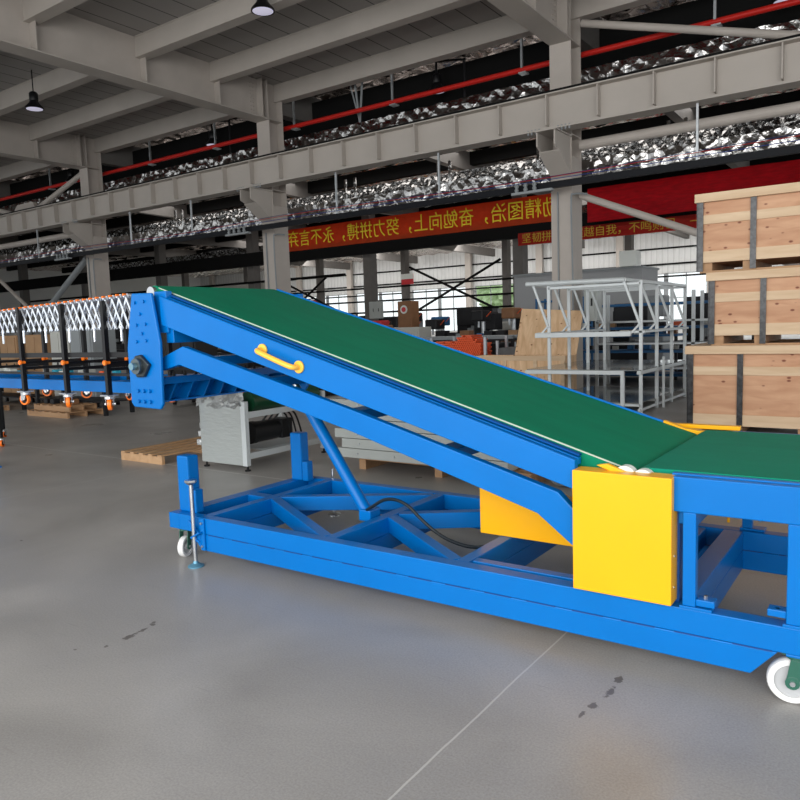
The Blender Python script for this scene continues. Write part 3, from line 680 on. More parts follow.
# hydraulic cylinder
cy = part('hydraulic_cylinder', tube(B(), (-2.965, 3.80, .335), (-3.47, 3.80, 1.06), .042, 24), BLUE, smooth=True, bevel=0)
obj('piston_rod', tube(B(), (-3.47, 3.80, 1.06), (-3.72, 3.80, 1.42), .022, 18), STEEL, cy, smooth=True)
obj('clevis', bx(-3.0, -2.9, 3.74, 3.86, .30, .38), BLUE, cy, bevel=.01)
obj('gland', tube(B(), (-3.455, 3.80, 1.04), (-3.485, 3.80, 1.082), .05, 24), BLUE, cy, smooth=True)
h = pipe(B(), [(-2.95, 3.76, .37), (-2.86, 3.72, .42), (-2.767, 3.72, .473), (-2.671, 3.72, .484), (-2.578, 3.72, .455), (-2.49, 3.72, .389), (-2.402, 3.72, .33), (-2.309, 3.72, .286), (-2.21, 3.72, .262), (-2.12, 3.72, .257), (-2.038, 3.72, .272), (-1.99, 3.80, .28), (-1.975, 4.0, .27), (-1.975, 4.2, .25)], .011, 8)
obj('hydraulic_hose', h, mat('hose_blue_black', (.008, .015, .022), .4, spec=.3), con, smooth=True)
# grab handle
zz = lambda x: 1.476+(1.373-1.476)*(x+3.245)/(.297)
hb = pipe(B(), [(-3.245, 3.18, zz(-3.245)), (-3.245, 3.135, zz(-3.245)), (-3.225, 3.115, zz(-3.225)), (-3.16, 3.11, zz(-3.16)), (-3.04, 3.11, zz(-3.04)), (-2.97, 3.115, zz(-2.97)), (-2.95, 3.135, zz(-2.95)), (-2.95, 3.18, zz(-2.95))], .0165, 12)
hd = obj('grab_handle', hb, YHAN, con, smooth=True); tag(hd, 'yellow bent grab handle')
for x in (-3.245, -2.95): obj('handle_rosette', tube(B(), (x, 3.165, zz(x)), (x, 3.18, zz(x)), .038, 20), YHAN, hd, bevel=.004)
# yellow covers
c1 = part('chain_cover', bx(-1.254, -.81, 3.14, 3.245, .349, .912), YEL, bevel=.005); tag(c1, 'square yellow sheet metal cover')
b = B()
for z in (.42, .56, .80): tube(b, (-.81, 3.19, z), (-.807, 3.19, z), .006, 8)
obj('cover_screws', b, STEEL, c1)
c2 = part('motor_cover', prism(B(), [(-2.088, .337), (-1.33, .337), (-1.33, .42), (-1.55, .50), (-2.088, .63)], 3.77, 4.15), YEL, bevel=.005); tag(c2, 'yellow cover across the middle of the base')
part('transfer_guard', prism(B(), [(-1.16, .932), (-1.11, .942), (-.95, .885), (-1.0, .875)], 3.195, 3.225), YEL)
b = B(); prism(b, [(-1.20, ze(-1.20)+.015), (-1.08, ze(-1.08)+.01), (-1.0, .925), (-.93, .92), (-.95, .88), (-1.2, .88)], 4.455, 4.50); part('transfer_guard', b, YEL)
b = B(); box(b, -1.2, -.80, 4.60, 4.65, .915, .94); part('transfer_guard', b, YEL)
# lower feed frame
for y0, y1 in ((3.18, 3.225), (4.555, 4.60)):
    fb = part('feed_side_beam', bx(-.815, 2.2, y0, y1, .762, .915), bevel=.005)
    yy = (3.225, 3.262) if y0 < 4 else (4.518, 4.555)
    obj('belt_guide', bx(-.83, 2.2, yy[0], yy[1], .885, .921), BLUE, fb, bevel=.002)
    for x0 in (-.773, -.372, .7):
        lg = part('support_leg', bx(x0, x0+.054, y0, y1+.0, .35, .762))
        obj('foot_plate', bx(x0-.012, x0+.12 if x0 < -.5 else x0+.06, y0-.005, y1+.03, .337, .35), BLUE, lg, bevel=.002)
        if y0 < 4 and x0 > -.5: obj('foot_tab', bx(x0-.07, x0, y0+.005, y1+.02, .37, .40), BLUE, lg, bevel=.004)
        if x0 < -.5 and y0 < 4: obj('foot_tab', bx(x0+.054, x0+.13, y0+.005, y1+.02, .355, .385), BLUE, lg, bevel=.004)
        b = B(); tube(b, (x0+.09 if x0 < -.5 else x0-.035, y0+.03, .385), (x0+.09 if x0 < -.5 else x0-.035, y0+.03, .40), .009, 6); obj('anchor_bolt', b, STEEL, lg)
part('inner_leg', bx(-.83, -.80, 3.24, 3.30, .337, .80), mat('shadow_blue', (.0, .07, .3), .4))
b, c2_ = belt_loop(-.955, .925, 2.2, .925, 3.27, 4.51, .01, .05); fb = obj('feed_belt', b, mat('green_feed_belt', (.0, .24, .15), .6, spec=.15, var=.12, scale=2.5, bump=.06, bscale=180, stretch=(1, 4, 1)), con, smooth=True)
tag(fb, 'level green belt at the low end')
for c in c2_: part('end_roller', tube(B(), (c.x, 3.235, c.z), (c.x, 4.545, c.z), .043, 24), STEEL, smooth=True, bevel=0)
for x in (ctr[1].x, c2_[0].x): part('roller_cap', tube(B(), (x, 3.215, .885 if x < -1 else c2_[0].z), (x, 3.262, .885 if x < -1 else c2_[0].z), .05, 24), WHT, smooth=True, bevel=0)
# drive under the feed belt
mt = part('drive_motor', tube(B(), (-.66, 4.0, .72), (-.66, 4.3, .72), .075, 24), BLACK, smooth=True, bevel=0)
obj('terminal_box', bx(-.72, -.62, 4.05, 4.2, .78, .83), BLACK, mt, bevel=.005)
part('gearbox', bx(-.74, -.6, 3.82, 4.0, .64, .80), BLACK, bevel=.02)
part('cross_tube', bx(-.80, -.72, 3.22, 4.56, .70, .76)); part('cross_tube', bx(.1, .18, 3.22, 4.56, .64, .70))
part('drain_pipe', tube(B(), (-.80, 4.3, .44), (-.80, 4.3, .66), .008, 8), YEL, bevel=0)

# ================================================================ BLUE EXTENSION BEAMS + FOLDING ROLLER TRACK
ex = root('extension_boom', (-7, 4, 1.1), 'level blue boom of two beams running left from the end plate', 'conveyor')
for y0, y1 in ((3.6, 3.66), (4.34, 4.40)): obj('boom_beam', bx(-9.6, -4.64, y0, y1, 1.115, 1.21), BLUE, ex, bevel=.004)
for x in (-9.2, -8.3, -7.4, -6.5, -5.6, -4.8): obj('boom_cross_tube', bx(x-.04, x+.04, 3.66, 4.34, 1.13, 1.2), BLUE, ex, bevel=.004)
for x in (-9.3,):
    for y in (3.63, 4.37):
        lg = obj('boom_leg', bx(x-.04, x+.04, y-.04, y+.04, .02, 1.115), BLUE, ex, bevel=.004); obj('foot_plate', bx(x-.08, x+.08, y-.08, y+.08, 0, .02), BLUE, lg)
# wheels hanging under the boom end
fx = root('folding_roller_conveyor', (-6.5, 3.6, 1.0), 'folded scissor roller conveyor with black legs and orange wheels beside the end plate', 'conveyor')
def lat_top(x): return 1.835+.05*max(0, min(1, (x+6.75)/1.85))
LM = mat('scissor_bar_zinc', (.72, .76, .82), .2, .7)
pitchx = .0885
for y, nm in ((3.35, 'near'), (3.90, 'far')):
    i = 0; x = -8.2; n = 0
    while x < -4.80:
        for sgn, dy in ((1, -.006), (-1, .006)):
            if y > 3.5 and x < -7.0: continue
            b = B(); zt_ = lat_top(x)
            bar(b, (x+sgn*pitchx*1.35, y+dy, 1.648), (x, y+dy, zt_), .005, .017, (1, 0, 0))
            if sgn > 0 and y < 3.5: tube(b, (x, y-.02, zt_), (x, y+.01, zt_), .011, 8)
            obj('scissor_bar', b, LM, fx)
        if y < 3.5:
            obj('axle_cap', tube(B(), (x+.0, y-.026, lat_top(x)+.010), (x, y+.0, lat_top(x)+.010), .009, 10), ORNG, fx)
            obj('roller', tube(B(), (x, 3.36, lat_top(x)+.0), (x, 3.89, lat_top(x)+.0), .019, 12), LM, fx, smooth=True)
            if n % 4 == 1: obj('stop_pin', tube(B(), (x+.02, y-.012, 1.55), (x+.02, y-.012, 1.66), .009, 8), LM, fx)
        x += pitchx; n += 1
for i, x in enumerate((-7.05, -6.36, -5.69, -5.11)):
    for y, top in ((3.33, 1.86), (3.92, 1.83)):
        lg = obj('leg_post', bx(x-.018, x+.018, y-.018, y+.018, 1.135, top), BLACK, fx)
        caster(x, y, .05, 1.135, STEEL, ORNG, BLACK, (3.0, 3.4, 2.45, 2.4)[i]+(.7 if y > 3.5 else 0), fx, w_=.03, zc=1.06)
        for q in (0,):
            obj('clamp_knob', tube(tube(B(), (x+.035, y-.04, 1.385), (x+.035, y, 1.385), .012, 8), (x+.035, y-.05, 1.385), (x+.035, y-.035, 1.385), .02, 8), ORNG, fx)
    for z in (1.38, 1.33): obj('cross_rail', bx(x-.012, x+.012, 3.35, 3.90, z-.012, z+.012), BLACK, fx)
for (y, z, t) in ((3.35, 1.445, .02), (3.90, 1.36, .012), (3.90, 1.30, .012), (3.35, 1.29, .010)):
    obj('stretcher_rail', bx(-8.2, -4.72, y-.012, y+.012, z-t, z+t), BLACK, fx)
# another folding conveyor leg standing on the floor at the left edge
f2 = root('folding_roller_conveyor', (-10.95, 5.33, 0), 'black scissor conveyor end frame standing on the floor at the left edge', 'conveyor')
for y in (5.33, 5.85):
    for x in ((-10.97, -11.6) if y < 5.5 else (-11.95, -12.5)):
        obj('leg_post', bx(x-.02, x+.02, y-.02, y+.02, .12, .95), BLACK, f2)
        caster(x, y, .055, .14, STEEL, ORNG, BLACK, 2.2, f2, w_=.03)
    obj('stretcher_rail', bx(*((-11.6, -10.97) if y < 5.5 else (-12.5, -11.95)), y-.012, y+.012, .5, .53), BLACK, f2)
    for k in range(6 if y < 5.5 else 0):
        for s in (0, 1):
            b = bar(B(), (-11.6+k*.11+.16*s, y-.03, .74), (-11.6+k*.11+.16*(1-s), y-.03, .96), .005, .02, (1, 0, 0)); obj('scissor_bar', b, LM, f2)
for k in range(7): obj('roller', tube(B(), (-11.58+k*.11, 5.35, .96), (-12.2+k*.05, 5.83, .96), .02, 10), LM, f2)

# ================================================================ OBJECTS AROUND
# film wrapped machine with motor
mc = root('wrapped_machine', (-6.4, 6.3, 0), 'pale grey machine frame in stretch film with black motor, behind the conveyor', 'machine')
obj('end_panel', bx(-6.885, -6.17, 5.65, 5.70, .06, .80), WRAP, mc, bevel=.006)
for (x, y) in ((-6.14, 5.67), (-6.14, 7.0), (-6.86, 7.0)): obj('frame_post', bx(x-.035, x+.035, y-.03, y+.03, .06, .80), SILVER, mc, bevel=.004)
for z in (.17, .64): obj('frame_rail', bx(-6.165, -6.115, 5.70, 6.97, z-.035, z+.035), SILVER, mc, bevel=.003); obj('frame_rail', bx(-6.885, -6.835, 5.70, 6.97, z-.035, z+.035), SILVER, mc, bevel=.003)
for (x, y) in ((-6.84, 5.68), (-6.14, 5.68), (-6.14, 7.0), (-6.86, 7.0)): obj('levelling_foot', lathe(B(), [(.035, 0), (.035, .015), (.012, .02), (.012, .06)], (x, y, 0), 12), BLACK, mc)
obj('belt_drum', tube(B(), (-6.2, 5.78, .78), (-6.2, 6.9, .78), .12, 24), GREENM, mc, smooth=True)
b = B(); rnd = random.Random(3)
vs = [[b.verts.new((-6.93+.78*i/12+rnd.uniform(-.015, .015), 5.64+rnd.uniform(-.02, .03), .72+.19*j/4+rnd.uniform(-.02, .02))) for j in range(5)] for i in range(13)]
for i in range(12):
    for j in range(4): b.faces.new((vs[i][j], vs[i+1][j], vs[i+1][j+1], vs[i][j+1]))
bmesh.ops.solidify(b, geom=b.faces[:], thickness=.03)
obj('film_wrap', b, FILM, mc)
b = B()
for q in range(6): box(b, -6.98+.01*q, -6.90, 5.66+.02*q, 5.74, .25+.1*q, .32+.1*q)
obj('film_fringe', b, FILM, mc, bevel=.01)
mo = obj('motor', tube(B(), (-6.42, 6.05, .38), (-6.42, 6.42, .38), .125, 24), MOTOR, mc, smooth=True)
obj('fan_cowl', tube(B(), (-6.42, 5.98, .38), (-6.42, 6.06, .38), .135, 24), MOTOR, mo, smooth=True)
obj('gearbox', bx(-6.52, -6.30, 6.42, 6.62, .26, .5), MOTOR, mo, bevel=.02)
obj('motor_plate', bx(-6.6, -6.2, 5.98, 6.7, .19, .205), SILVER, mo)
for q in range(3): obj('power_cable', pipe(B(), [(-6.4, 6.2+.1*q, .5), (-6.33, 6.3+.1*q, .62), (-6.25, 6.45+.08*q, .55), (-6.22, 6.5+.1*q, .25)], .012, 6), MOTOR, mo)
# pallet at left
def pallet(x0, x1, y0, y1, z0, m_, label, group='wooden pallets', n=6, alongy=True, h=.115):
    r = root('wooden_pallet', ((x0+x1)/2, (y0+y1)/2, z0), label, 'pallet', group)
    for i in range(3):
        t = (i*.5)
        if alongy:
            yy = y0+(y1-y0-.04)*t; obj('stringer', bx(x0, x1, yy, yy+.04, z0, z0+h-.02), m_, r)
        else:
            xx = x0+(x1-x0-.09)*t; obj('stringer', bx(xx, xx+.09, y0, y1, z0, z0+h-.02), m_, r)
    for i in range(n):
        if alongy:
            xx = x0+(x1-x0-.09)*i/(n-1); obj('deck_board', bx(xx, xx+.08, y0, y1, z0+h-.019, z0+h), m_, r, bevel=.002)
        else:
            yy = y0+(y1-y0-.09)*i/(n-1); obj('deck_board', bx(x0, x1, yy, yy+.09, z0+h-.019, z0+h), m_, r, bevel=.002)
    return r
LPW = wood('light_pallet_wood', (.6, .38, .21), (.45, .26, .13), (.2, .1, .05), (4, .6, 4), False)
pr_ = pallet(-8.25, -7.42, 5.48, 7.1, 0, LPW, 'small light wooden pallet on the floor left of the wrapped machine', n=5)
# stacked grey panels on pallets
pallet(-5.05, -2.95, 6.35, 7.4, 0, PALLW, 'long low pallet under the pale grey sheet panels', alongy=False, n=7, h=.13)
for i in range(6):
    z = .14+i*.11; x0 = -5.32 if i < 4 and i % 2 == 0 else -5.22
    if i > 3: x0 = -5.5
    p_ = obj('sheet_panel', bx(x0, -3.15, 6.26, 7.3, z, z+.104), CABG, None, bevel=.005, origin=((x0-3.15)/2, 6.8, z))
    tag(p_, 'pale grey folded sheet panel lying in the stack behind the conveyor, %s from the floor' % ordw[i], 'panel', 'stacked grey panels')
    for xx in (-5.0, -4.5, -4.05, -3.6, -3.25): obj('screw', tube(B(), (xx+.03*(i % 2), 6.25, z+.05), (xx+.03*(i % 2), 6.262, z+.05), .012, 8), STEEL, p_)
# film wrapped bundles right of the panels
rnd = random.Random(5)
def lump(x, y, z, rx, ry, rz, m_, label, cat, name, grp=None):
    b = B(); bmesh.ops.create_icosphere(b, subdivisions=3, radius=1)
    for v in b.verts:
        k = 1+rnd.uniform(-.12, .12); v.co = Vector((x+v.co.x*rx*k, y+v.co.y*ry*k, z+max(v.co.z, -.85)*rz*k))
    o = obj(name, b, m_, None, origin=(x, y, z)); return tag(o, label, cat, grp)
tag(obj('brown_carton', bx(-2.9, -2.65, 6.9, 7.3, 0, .42), CARD, bevel=.01, origin=(-2.78, 7.1, 0)), 'low brown carton on the floor behind the sloping arm', 'carton')
lump(-2.68, 6.6, .17, .18, .2, .2, FILM, 'crumpled clear film wrapped bundle beside the grey panels', 'bundle', 'wrapped_bundle', 'film bundles')
lump(-2.2, 6.6, .1, .22, .2, .12, FILM, 'flat crumpled film bundle on the floor behind the yellow motor cover', 'bundle', 'wrapped_bundle', 'film bundles')
pallet(-2.6, -1.6, 7.0, 8.0, 0, PALLW, 'wooden pallet on the floor behind the yellow motor cover')

# crates
def crate(x0, x1, y0, y1, z0, z1, label, strapx):
    r = root('plywood_crate', ((x0+x1)/2, (y0+y1)/2, z0), label, 'crate', 'stacked plywood crates')
    lidh = .11; sk = .13
    obj('lid', bx(x0-.06, x1+.06, y0-.06, y1+.06, z1-lidh, z1), LATH, r, bevel=.006)
    obj('side_panels', bx(x0, x1, y0, y1, z0+sk, z1-lidh), PLY, r)
    for z, h_ in ((z1-lidh-.28, .115), (z0+sk, .15)):
        b = B(); box(b, x0, x1, y0-.02, y0, z, z+h_); box(b, x0-.02, x0, y0-.02, y1, z, z+h_); obj('batten', b, LATH, r, bevel=.003)
    xs = x0
    b = B()
    for xx in (x0+.02, x0+.52, x0+1.3, x1-.25): box(b, xx, xx+.13, y0+.02, y1, z0+.025, z0+sk)
    box(b, x0, x1, y0, y0+.1, z0, z0+.025); box(b, x0, x1, y1-.1, y1, z0, z0+.025)
    obj('skids', b, PALLW, r)
    for xx in (x0-.025, strapx, strapx+1.05):
        b = B(); box(b, xx, xx+.07, y0-.035, y0-.021, z0+.02, z1-lidh)
        if xx < x0: box(b, x0-.035, x0-.021, y0-.035, y0+.08, z0+.02, z1-lidh)
        obj('strap', b, STRAP, r)
    return r
c_ = crate(-2.42, .35, 10.3, 11.9, 0, 1.19, 'widest plywood crate at the bottom of the stack on the right', -1.83)
b = B()
for i in range(3):
    for j in range(3): box(b, -.98+i*.05, -.945+i*.05, 10.277, 10.281, .19+j*.055, .225+j*.055)
obj('red_stamp', b, mat('red_stamp_ink', (.6, .12, .1), .8), c_)
crate(-2.17, .5, 10.35, 11.8, 1.19, 2.15, 'plywood crate in the middle of the stack on the right', -1.58)
crate(-2.31, .4, 10.3, 11.8, 2.15, 3.17, 'topmost plywood crate of the stack, in front of the red cloth', -1.70)
b = B()
for xx in (-2.2, -1.55): box(b, xx, xx+.06, 10.4, 10.46, 3.17, 3.19)
# silver rack table
rk = root('silver_workbench_rack', (-4.4, 13.5, 0), 'silver tubular assembly bench with slanting arms and glass top before the crates', 'rack')
T = .04
YS = [12.08, 13.0, 13.97, 14.93]
for y in YS:
    for xx in (-3.615, -5.22):
        obj('upright', bx(xx-T/2-.008, xx+T/2+.008, y-T/2, y+T/2, .0, 2.19), SILVER, rk, bevel=.004)
        obj('slanting_arm', bar(B(), (xx-.27, y-.03, 2.2), (xx, y-.03, 1.47), .04, .04, (0, 1, 0)), SILVER, rk, bevel=.003)
        obj('arm_foot', bar(B(), (xx-.15, y-.03, 1.34), (xx, y-.03, 1.5), .03, .03, (0, 1, 0)), SILVER, rk)
    obj('cross_member', bx(-5.22, -3.615, y-.02, y+.02, 2.13, 2.17), SILVER, rk, bevel=.003)
    obj('cross_member', bx(-5.22, -3.615, y-.02, y+.02, .12, .16), SILVER, rk, bevel=.003)
obj('top_rail', tube(B(), (-5.63, 12.05, 2.245), (-3.87, 12.05, 2.22), .042, 16), SILVER, rk, smooth=True)
for xx in (-3.88, -5.5): obj('top_rail', bx(xx-.03, xx+.03, 12.05, 14.95, 2.19, 2.25), SILVER, rk, bevel=.004)
obj('top_rail', bx(-3.64, -3.59, 12.1, 14.95, 2.15, 2.2), SILVER, rk, bevel=.004)
obj('middle_rail', bx(-5.46, -3.76, 12.0, 12.06, 1.29, 1.375), SILVER, rk, bevel=.008)
obj('middle_shelf', bx(-3.82, -3.55, 12.06, 14.95, 1.34, 1.38), SILVER, rk, bevel=.004); obj('middle_shelf', bx(-5.46, -5.2, 12.06, 14.95, 1.34, 1.38), SILVER, rk, bevel=.004)
for (x, y) in ((-5.40, 12.04), (-3.95, 12.04), (-3.7, 13.3), (-3.7, 14.2)): obj('white_label_strip', bx(x, x+.16, y-.02, y+.02, 1.378, 1.384), WHT, rk)
obj('glass_top', bx(-5.62, -3.6, 12.0, 14.95, .72, .735), TABLEG, rk)
obj('table_frame', bx(-5.64, -3.86, 11.96, 12.02, .655, .72), SILVER, rk, bevel=.005)
obj('table_frame', bx(-3.66, -3.59, 12.0, 14.95, .66, .72), SILVER, rk, bevel=.005); obj('table_frame', bx(-5.64, -5.58, 12.0, 14.95, .66, .72), SILVER, rk, bevel=.005)
for xx in (-5.61, -3.89): obj('table_leg', bx(xx-.03, xx+.03, 11.96, 12.02, 0, .66), SILVER, rk, bevel=.004)
obj('table_leg', bx(-3.55, -3.51, 13.1, 13.14, 0, .9), SILVER, rk, bevel=.004)
obj('lower_frame', bx(-3.64, -3.6, 12.0, 14.95, .05, .09), SILVER, rk); obj('lower_frame', bx(-5.62, -3.62, 12.0, 12.05, .13, .17), SILVER, rk)
obj('lower_glass', bx(-5.55, -3.65, 12.1, 14.9, .17, .18), TABLEG, rk)
# second silver rack behind
rk2 = root('silver_rack', (-3.9, 16.9, 0), 'silver perforated post rack with three shelves behind the assembly bench', 'rack')
for xx in (-6.0, -3.85, -3.3): obj('perforated_post', bx(xx-.035, xx+.035, 16.6, 16.66, 0, 2.15), SILVER, rk2); obj('perforated_post', bx(xx-.035, xx+.035, 17.4, 17.46, 0, 2.15), SILVER, rk2)
for z in (.45, 1.0, 1.5): obj('shelf', bx(-6.0, -3.3, 16.6, 17.46, z-.02, z+.02), SILVER, rk2)
# open plywood box with leaning sheet
ob = root('open_plywood_box', (-6.7, 14.3, 0), 'low open plywood box beside the base of the nearest column', 'crate')
b = B(); box(b, -8.0, -5.72, 14.0, 14.04, .1, .86); box(b, -8.0, -5.72, 14.6, 14.64, .1, .86); box(b, -8.0, -7.96, 14.04, 14.6, .1, .86); box(b, -5.76, -5.72, 14.04, 14.6, .1, .86); box(b, -7.96, -5.76, 14.04, 14.6, .1, .14)
obj('walls', b, PLYV, ob)
b = B(); box(b, -8.02, -5.70, 13.97, 14.0, .77, .87); box(b, -8.02, -5.70, 13.97, 14.0, .1, .2); 
for xx in (-7.9, -7.1, -6.4, -5.8): box(b, xx, xx+.08, 13.97, 14.0, .2, .77)
obj('batten', b, LATH, ob)
b = B(); box(b, -7.9, -7.8, 14.0, 14.64, 0, .1); box(b, -6.0, -5.9, 14.0, 14.64, 0, .1); obj('skids', b, PALLW, ob)
b = bar(B(), (-6.5, 14.5, .15), (-6.38, 14.93, 1.82), 1.42, .02, (0, -1, .2))
tag(obj('plywood_sheet', b, PLYV, origin=(-6.3, 14.6, .3)), 'big knotty plywood sheet leaning out of the open box', 'sheet')
# orange tubes, stacked with their ends towards us
stn = root('steel_stillage', (-8.95, 15.6, 0), 'low steel stillage carrying the stack of orange tubes', 'stillage')
obj('deck', bx(-9.75, -8.15, 15.2, 16.4, .60, .64), GREYB, stn)
for x in (-9.7, -8.2):
    for y in (15.25, 16.35): obj('post', bx(x-.03, x+.03, y-.03, y+.03, 0, 1.25), GALV, stn)
t0 = None; D = .054; cnt = 0
for j in range(14):
    for i in range(24):
        xx = -9.58+i*D+(D/2 if j % 2 else 0); top = 11 if xx < -8.95 else (13 if xx < -8.85 else 14 if xx < -8.55 else 12 if xx < -8.4 else 10)
        if xx > -8.28 or j >= top-(1 if (i*7) % 5 == 0 else 0) or xx < -9.56: continue
        z = .64+D/2+j*D*.88
        if t0 is None:
            b = B(); n = 10
            for (r1, y0, y1) in ((D/2-.002, 15.2, 15.75),):
                tube(b, (xx, y0, z), (xx, y1, z), r1-.003, n)
            t0 = obj('orange_tube', b, ORNGT, origin=(xx, 15.2, z)); tag(t0, 'short orange painted tube in the dense stack beyond the green belt', 'tube', 'stacked orange tubes'); cnt = 1
        else:
            c = t0.copy(); COL.objects.link(c); c.location = (xx, 15.2, z); cnt += 1

# ---------------------------------------------------------------- clutter of the workshop
def cabinet(name, x, y, w_, d_, z0, z1, m_, label, cat, panel=None, group=None, legs=False):
    r = root(name, (x, y, z0), label, cat, group); zz0 = z0
    if legs:
        zz0 = z0+.12
        for a in (-1, 1):
            for c in (-1, 1): obj('leg', bx(x+a*(w_/2-.04)-.03, x+a*(w_/2-.04)+.03, y+c*(d_/2-.04)-.03, y+c*(d_/2-.04)+.03, z0, zz0), DKGREY, r)
    obj('body', bx(x-w_/2, x+w_/2, y-d_/2, y+d_/2, zz0, z1), m_, r, bevel=.015)
    n = 2 if w_ > .7 else 1
    for i in range(n):
        a = x-w_/2+.03+i*(w_-.06)/n; c = a+(w_-.06)/n-.02
        dr = obj('door', bx(a, c, y-d_/2-.02, y-d_/2, zz0+.05, z1-.05), panel or m_, r, bevel=.004)
        obj('handle', bx(c-.08, c-.05, y-d_/2-.04, y-d_/2-.02, (zz0+z1)/2-.08, (zz0+z1)/2+.08), DKGREY, dr)
    return r
def machine(x, y, w_, d_, h_, m_, label, head=.5, group='dark workshop machines'):
    r = root('workshop_machine', (x, y, 0), label, 'machine', group)
    obj('base', bx(x-w_/2, x+w_/2, y-d_/2, y+d_/2, 0, h_*.45), m_, r, bevel=.03)
    obj('column', bx(x-w_*.35, x+w_*.05, y-d_*.3, y+d_*.4, h_*.45, h_*.9), m_, r, bevel=.03)
    obj('head', bx(x-w_*.3, x+w_*head, y-d_*.45, y+d_*.3, h_*.7, h_), m_, r, bevel=.04)
    obj('control_panel', bx(x+w_*.2, x+w_*.42, y-d_*.5-.05, y-d_*.5, h_*.5, h_*.66), GREYB, r)
    obj('spindle', tube(B(), (x+w_*.25, y-d_*.2, h_*.5), (x+w_*.25, y-d_*.2, h_*.72), .06, 12), GREYB, r)
    return r
def bench(x, y, w_, d_, h_, m_, label, shelf=True):
    r = root('work_table', (x, y, 0), label, 'table', 'workshop tables')
    obj('top', bx(x-w_/2, x+w_/2, y-d_/2, y+d_/2, h_-.05, h_), m_, r)
    for a in (-1, 1):
        for c in (-1, 1): obj('leg', bx(x+a*(w_/2-.05)-.035, x+a*(w_/2-.05)+.035, y+c*(d_/2-.05)-.035, y+c*(d_/2-.05)+.035, 0, h_-.05), DKGREY, r)
    if shelf: obj('lower_shelf', bx(x-w_/2+.05, x+w_/2-.05, y-d_/2+.05, y+d_/2-.05, .25, .28), m_, r)
    return r
def shelves(x, y, w_, d_, h_, n, m_, label):
    r = root('storage_rack', (x, y, 0), label, 'rack', 'storage racks')
    for a in (-1, 1):
        for c in (-1, 1): obj('upright', bx(x+a*w_/2-.03, x+a*w_/2+.03, y+c*d_/2-.03, y+c*d_/2+.03, 0, h_), m_, r)
    for i in range(n):
        z = .2+(h_-.3)*i/(n-1); obj('shelf', bx(x-w_/2, x+w_/2, y-d_/2, y+d_/2, z-.03, z+.03), m_, r)
    return r
def small(x, y, z, s, m_, label, cat='box', name='parts_box', grp=None, sy=None, sz=None):
    b = bx(x-s/2, x+s/2, y-(sy or s)/2, y+(sy or s)/2, z, z+(sz or s*.7)); o = obj(name, b, m_, bevel=.01, origin=(x, y, z)); return tag(o, label, cat, grp)

# centre group seen over the far edge of the belt
cabinet('tool_cabinet', -12.95, 19, 1.3, .7, 0, 1.52, CREAM, 'cream low cabinet beyond the belt, left of the orange tubes', 'cabinet', legs=True)
cb = cabinet('board_cabinet', -14.95, 22, .6, .5, 0, 2.45, BROWN, 'tall brown wooden cabinet with a round white sign', 'cabinet')
obj('round_sign', tube(B(), (-14.95, 21.72, 2.15), (-14.95, 21.70, 2.15), .15, 24), WHT, cb)
obj('sign_dot', tube(B(), (-14.95, 21.70, 2.15), (-14.95, 21.69, 2.15), .09, 20), REDM, cb)
cabinet('electrical_cabinet', -22.95, 30.78, .75, .25, 1.98, 2.86, CABG, 'light grey electrical box mounted on a middle row column', 'cabinet')
sg = root('hanging_sign', (-31.9, 46.87, 4.7), 'small red and white sign on a rear column under the banner', 'sign')
obj('red_board', bx(-32.4, -31.3, 46.85, 46.9, 4.7, 5.5), REDM, sg); obj('white_strip', bx(-32.4, -31.3, 46.83, 46.85, 5.1, 5.5), WHT, sg)
specs = [(-17.8, 24, 1.0, .9, 1.9, REDM, 'red machine left of the brown cabinet'), (-16.6, 22.6, 1.0, .8, 1.7, BROWN, 'brown rusty machine beside the brown cabinet'), (-13.6, 24, 1.3, 1, 2.25, DKGREY, 'tall black machine right of the brown cabinet'),
         (-14.3, 26.5, 1.4, 1, 2.1, DKGREY, 'black machine under the crossing of the rear braces'), (-12.3, 23, 1.3, 1, 2.0, DKGREY, 'black machine behind the orange tubes'), (-14.4, 29, 1.6, 1, 2.3, GREYB, 'grey machine in front of the bright windows'),
         (-11.5, 24.6, 1.4, 1, 1.9, DKGREY, 'low black machine right of the orange tubes'), (-22.5, 27, 1.3, 1, 1.7, REDM, 'red machine seen over the top part of the belt'), (-20.5, 25, 1.2, 1, 1.5, DKGREY, 'black machine below the grey electrical box'),
         (-19.0, 21.5, 1.0, .9, 1.35, DKGREY, 'low black machine between the belt and the red one'), (-6.6, 21, 1.5, 1, 2.1, DKGREY, 'black machine behind the bench, left side'), (-4.6, 20.6, 1.4, 1, 2.2, DKGREY, 'black machine behind the bench, right side'),
         (-7.0, 24.5, 1.3, 1.2, 2.4, GREYB, 'grey machine far behind the bench'), (-5.7, 28, 1.6, 1.2, 2.5, DKGREY, 'black machine far behind the bench near the crates'), (-2.6, 17.6, .8, .8, 2.3, DKGREY, 'tall narrow black machine left of the crate stack'),
         (-24.5, 34, 2, 1.2, 2.2, DKGREY, 'black machine in the rear bay'), (-29, 38, 2, 1.2, 2.4, DKGREY, 'black machine in the rear bay near the windows'), (-19.5, 36, 2.2, 1.4, 2.5, DKGREY, 'wide black machine in the rear bay')]
for s in specs: machine(s[0], s[1], s[2]*.8, s[3]*.8, s[4]*.95, s[5], s[6])
r2 = random.Random(21)
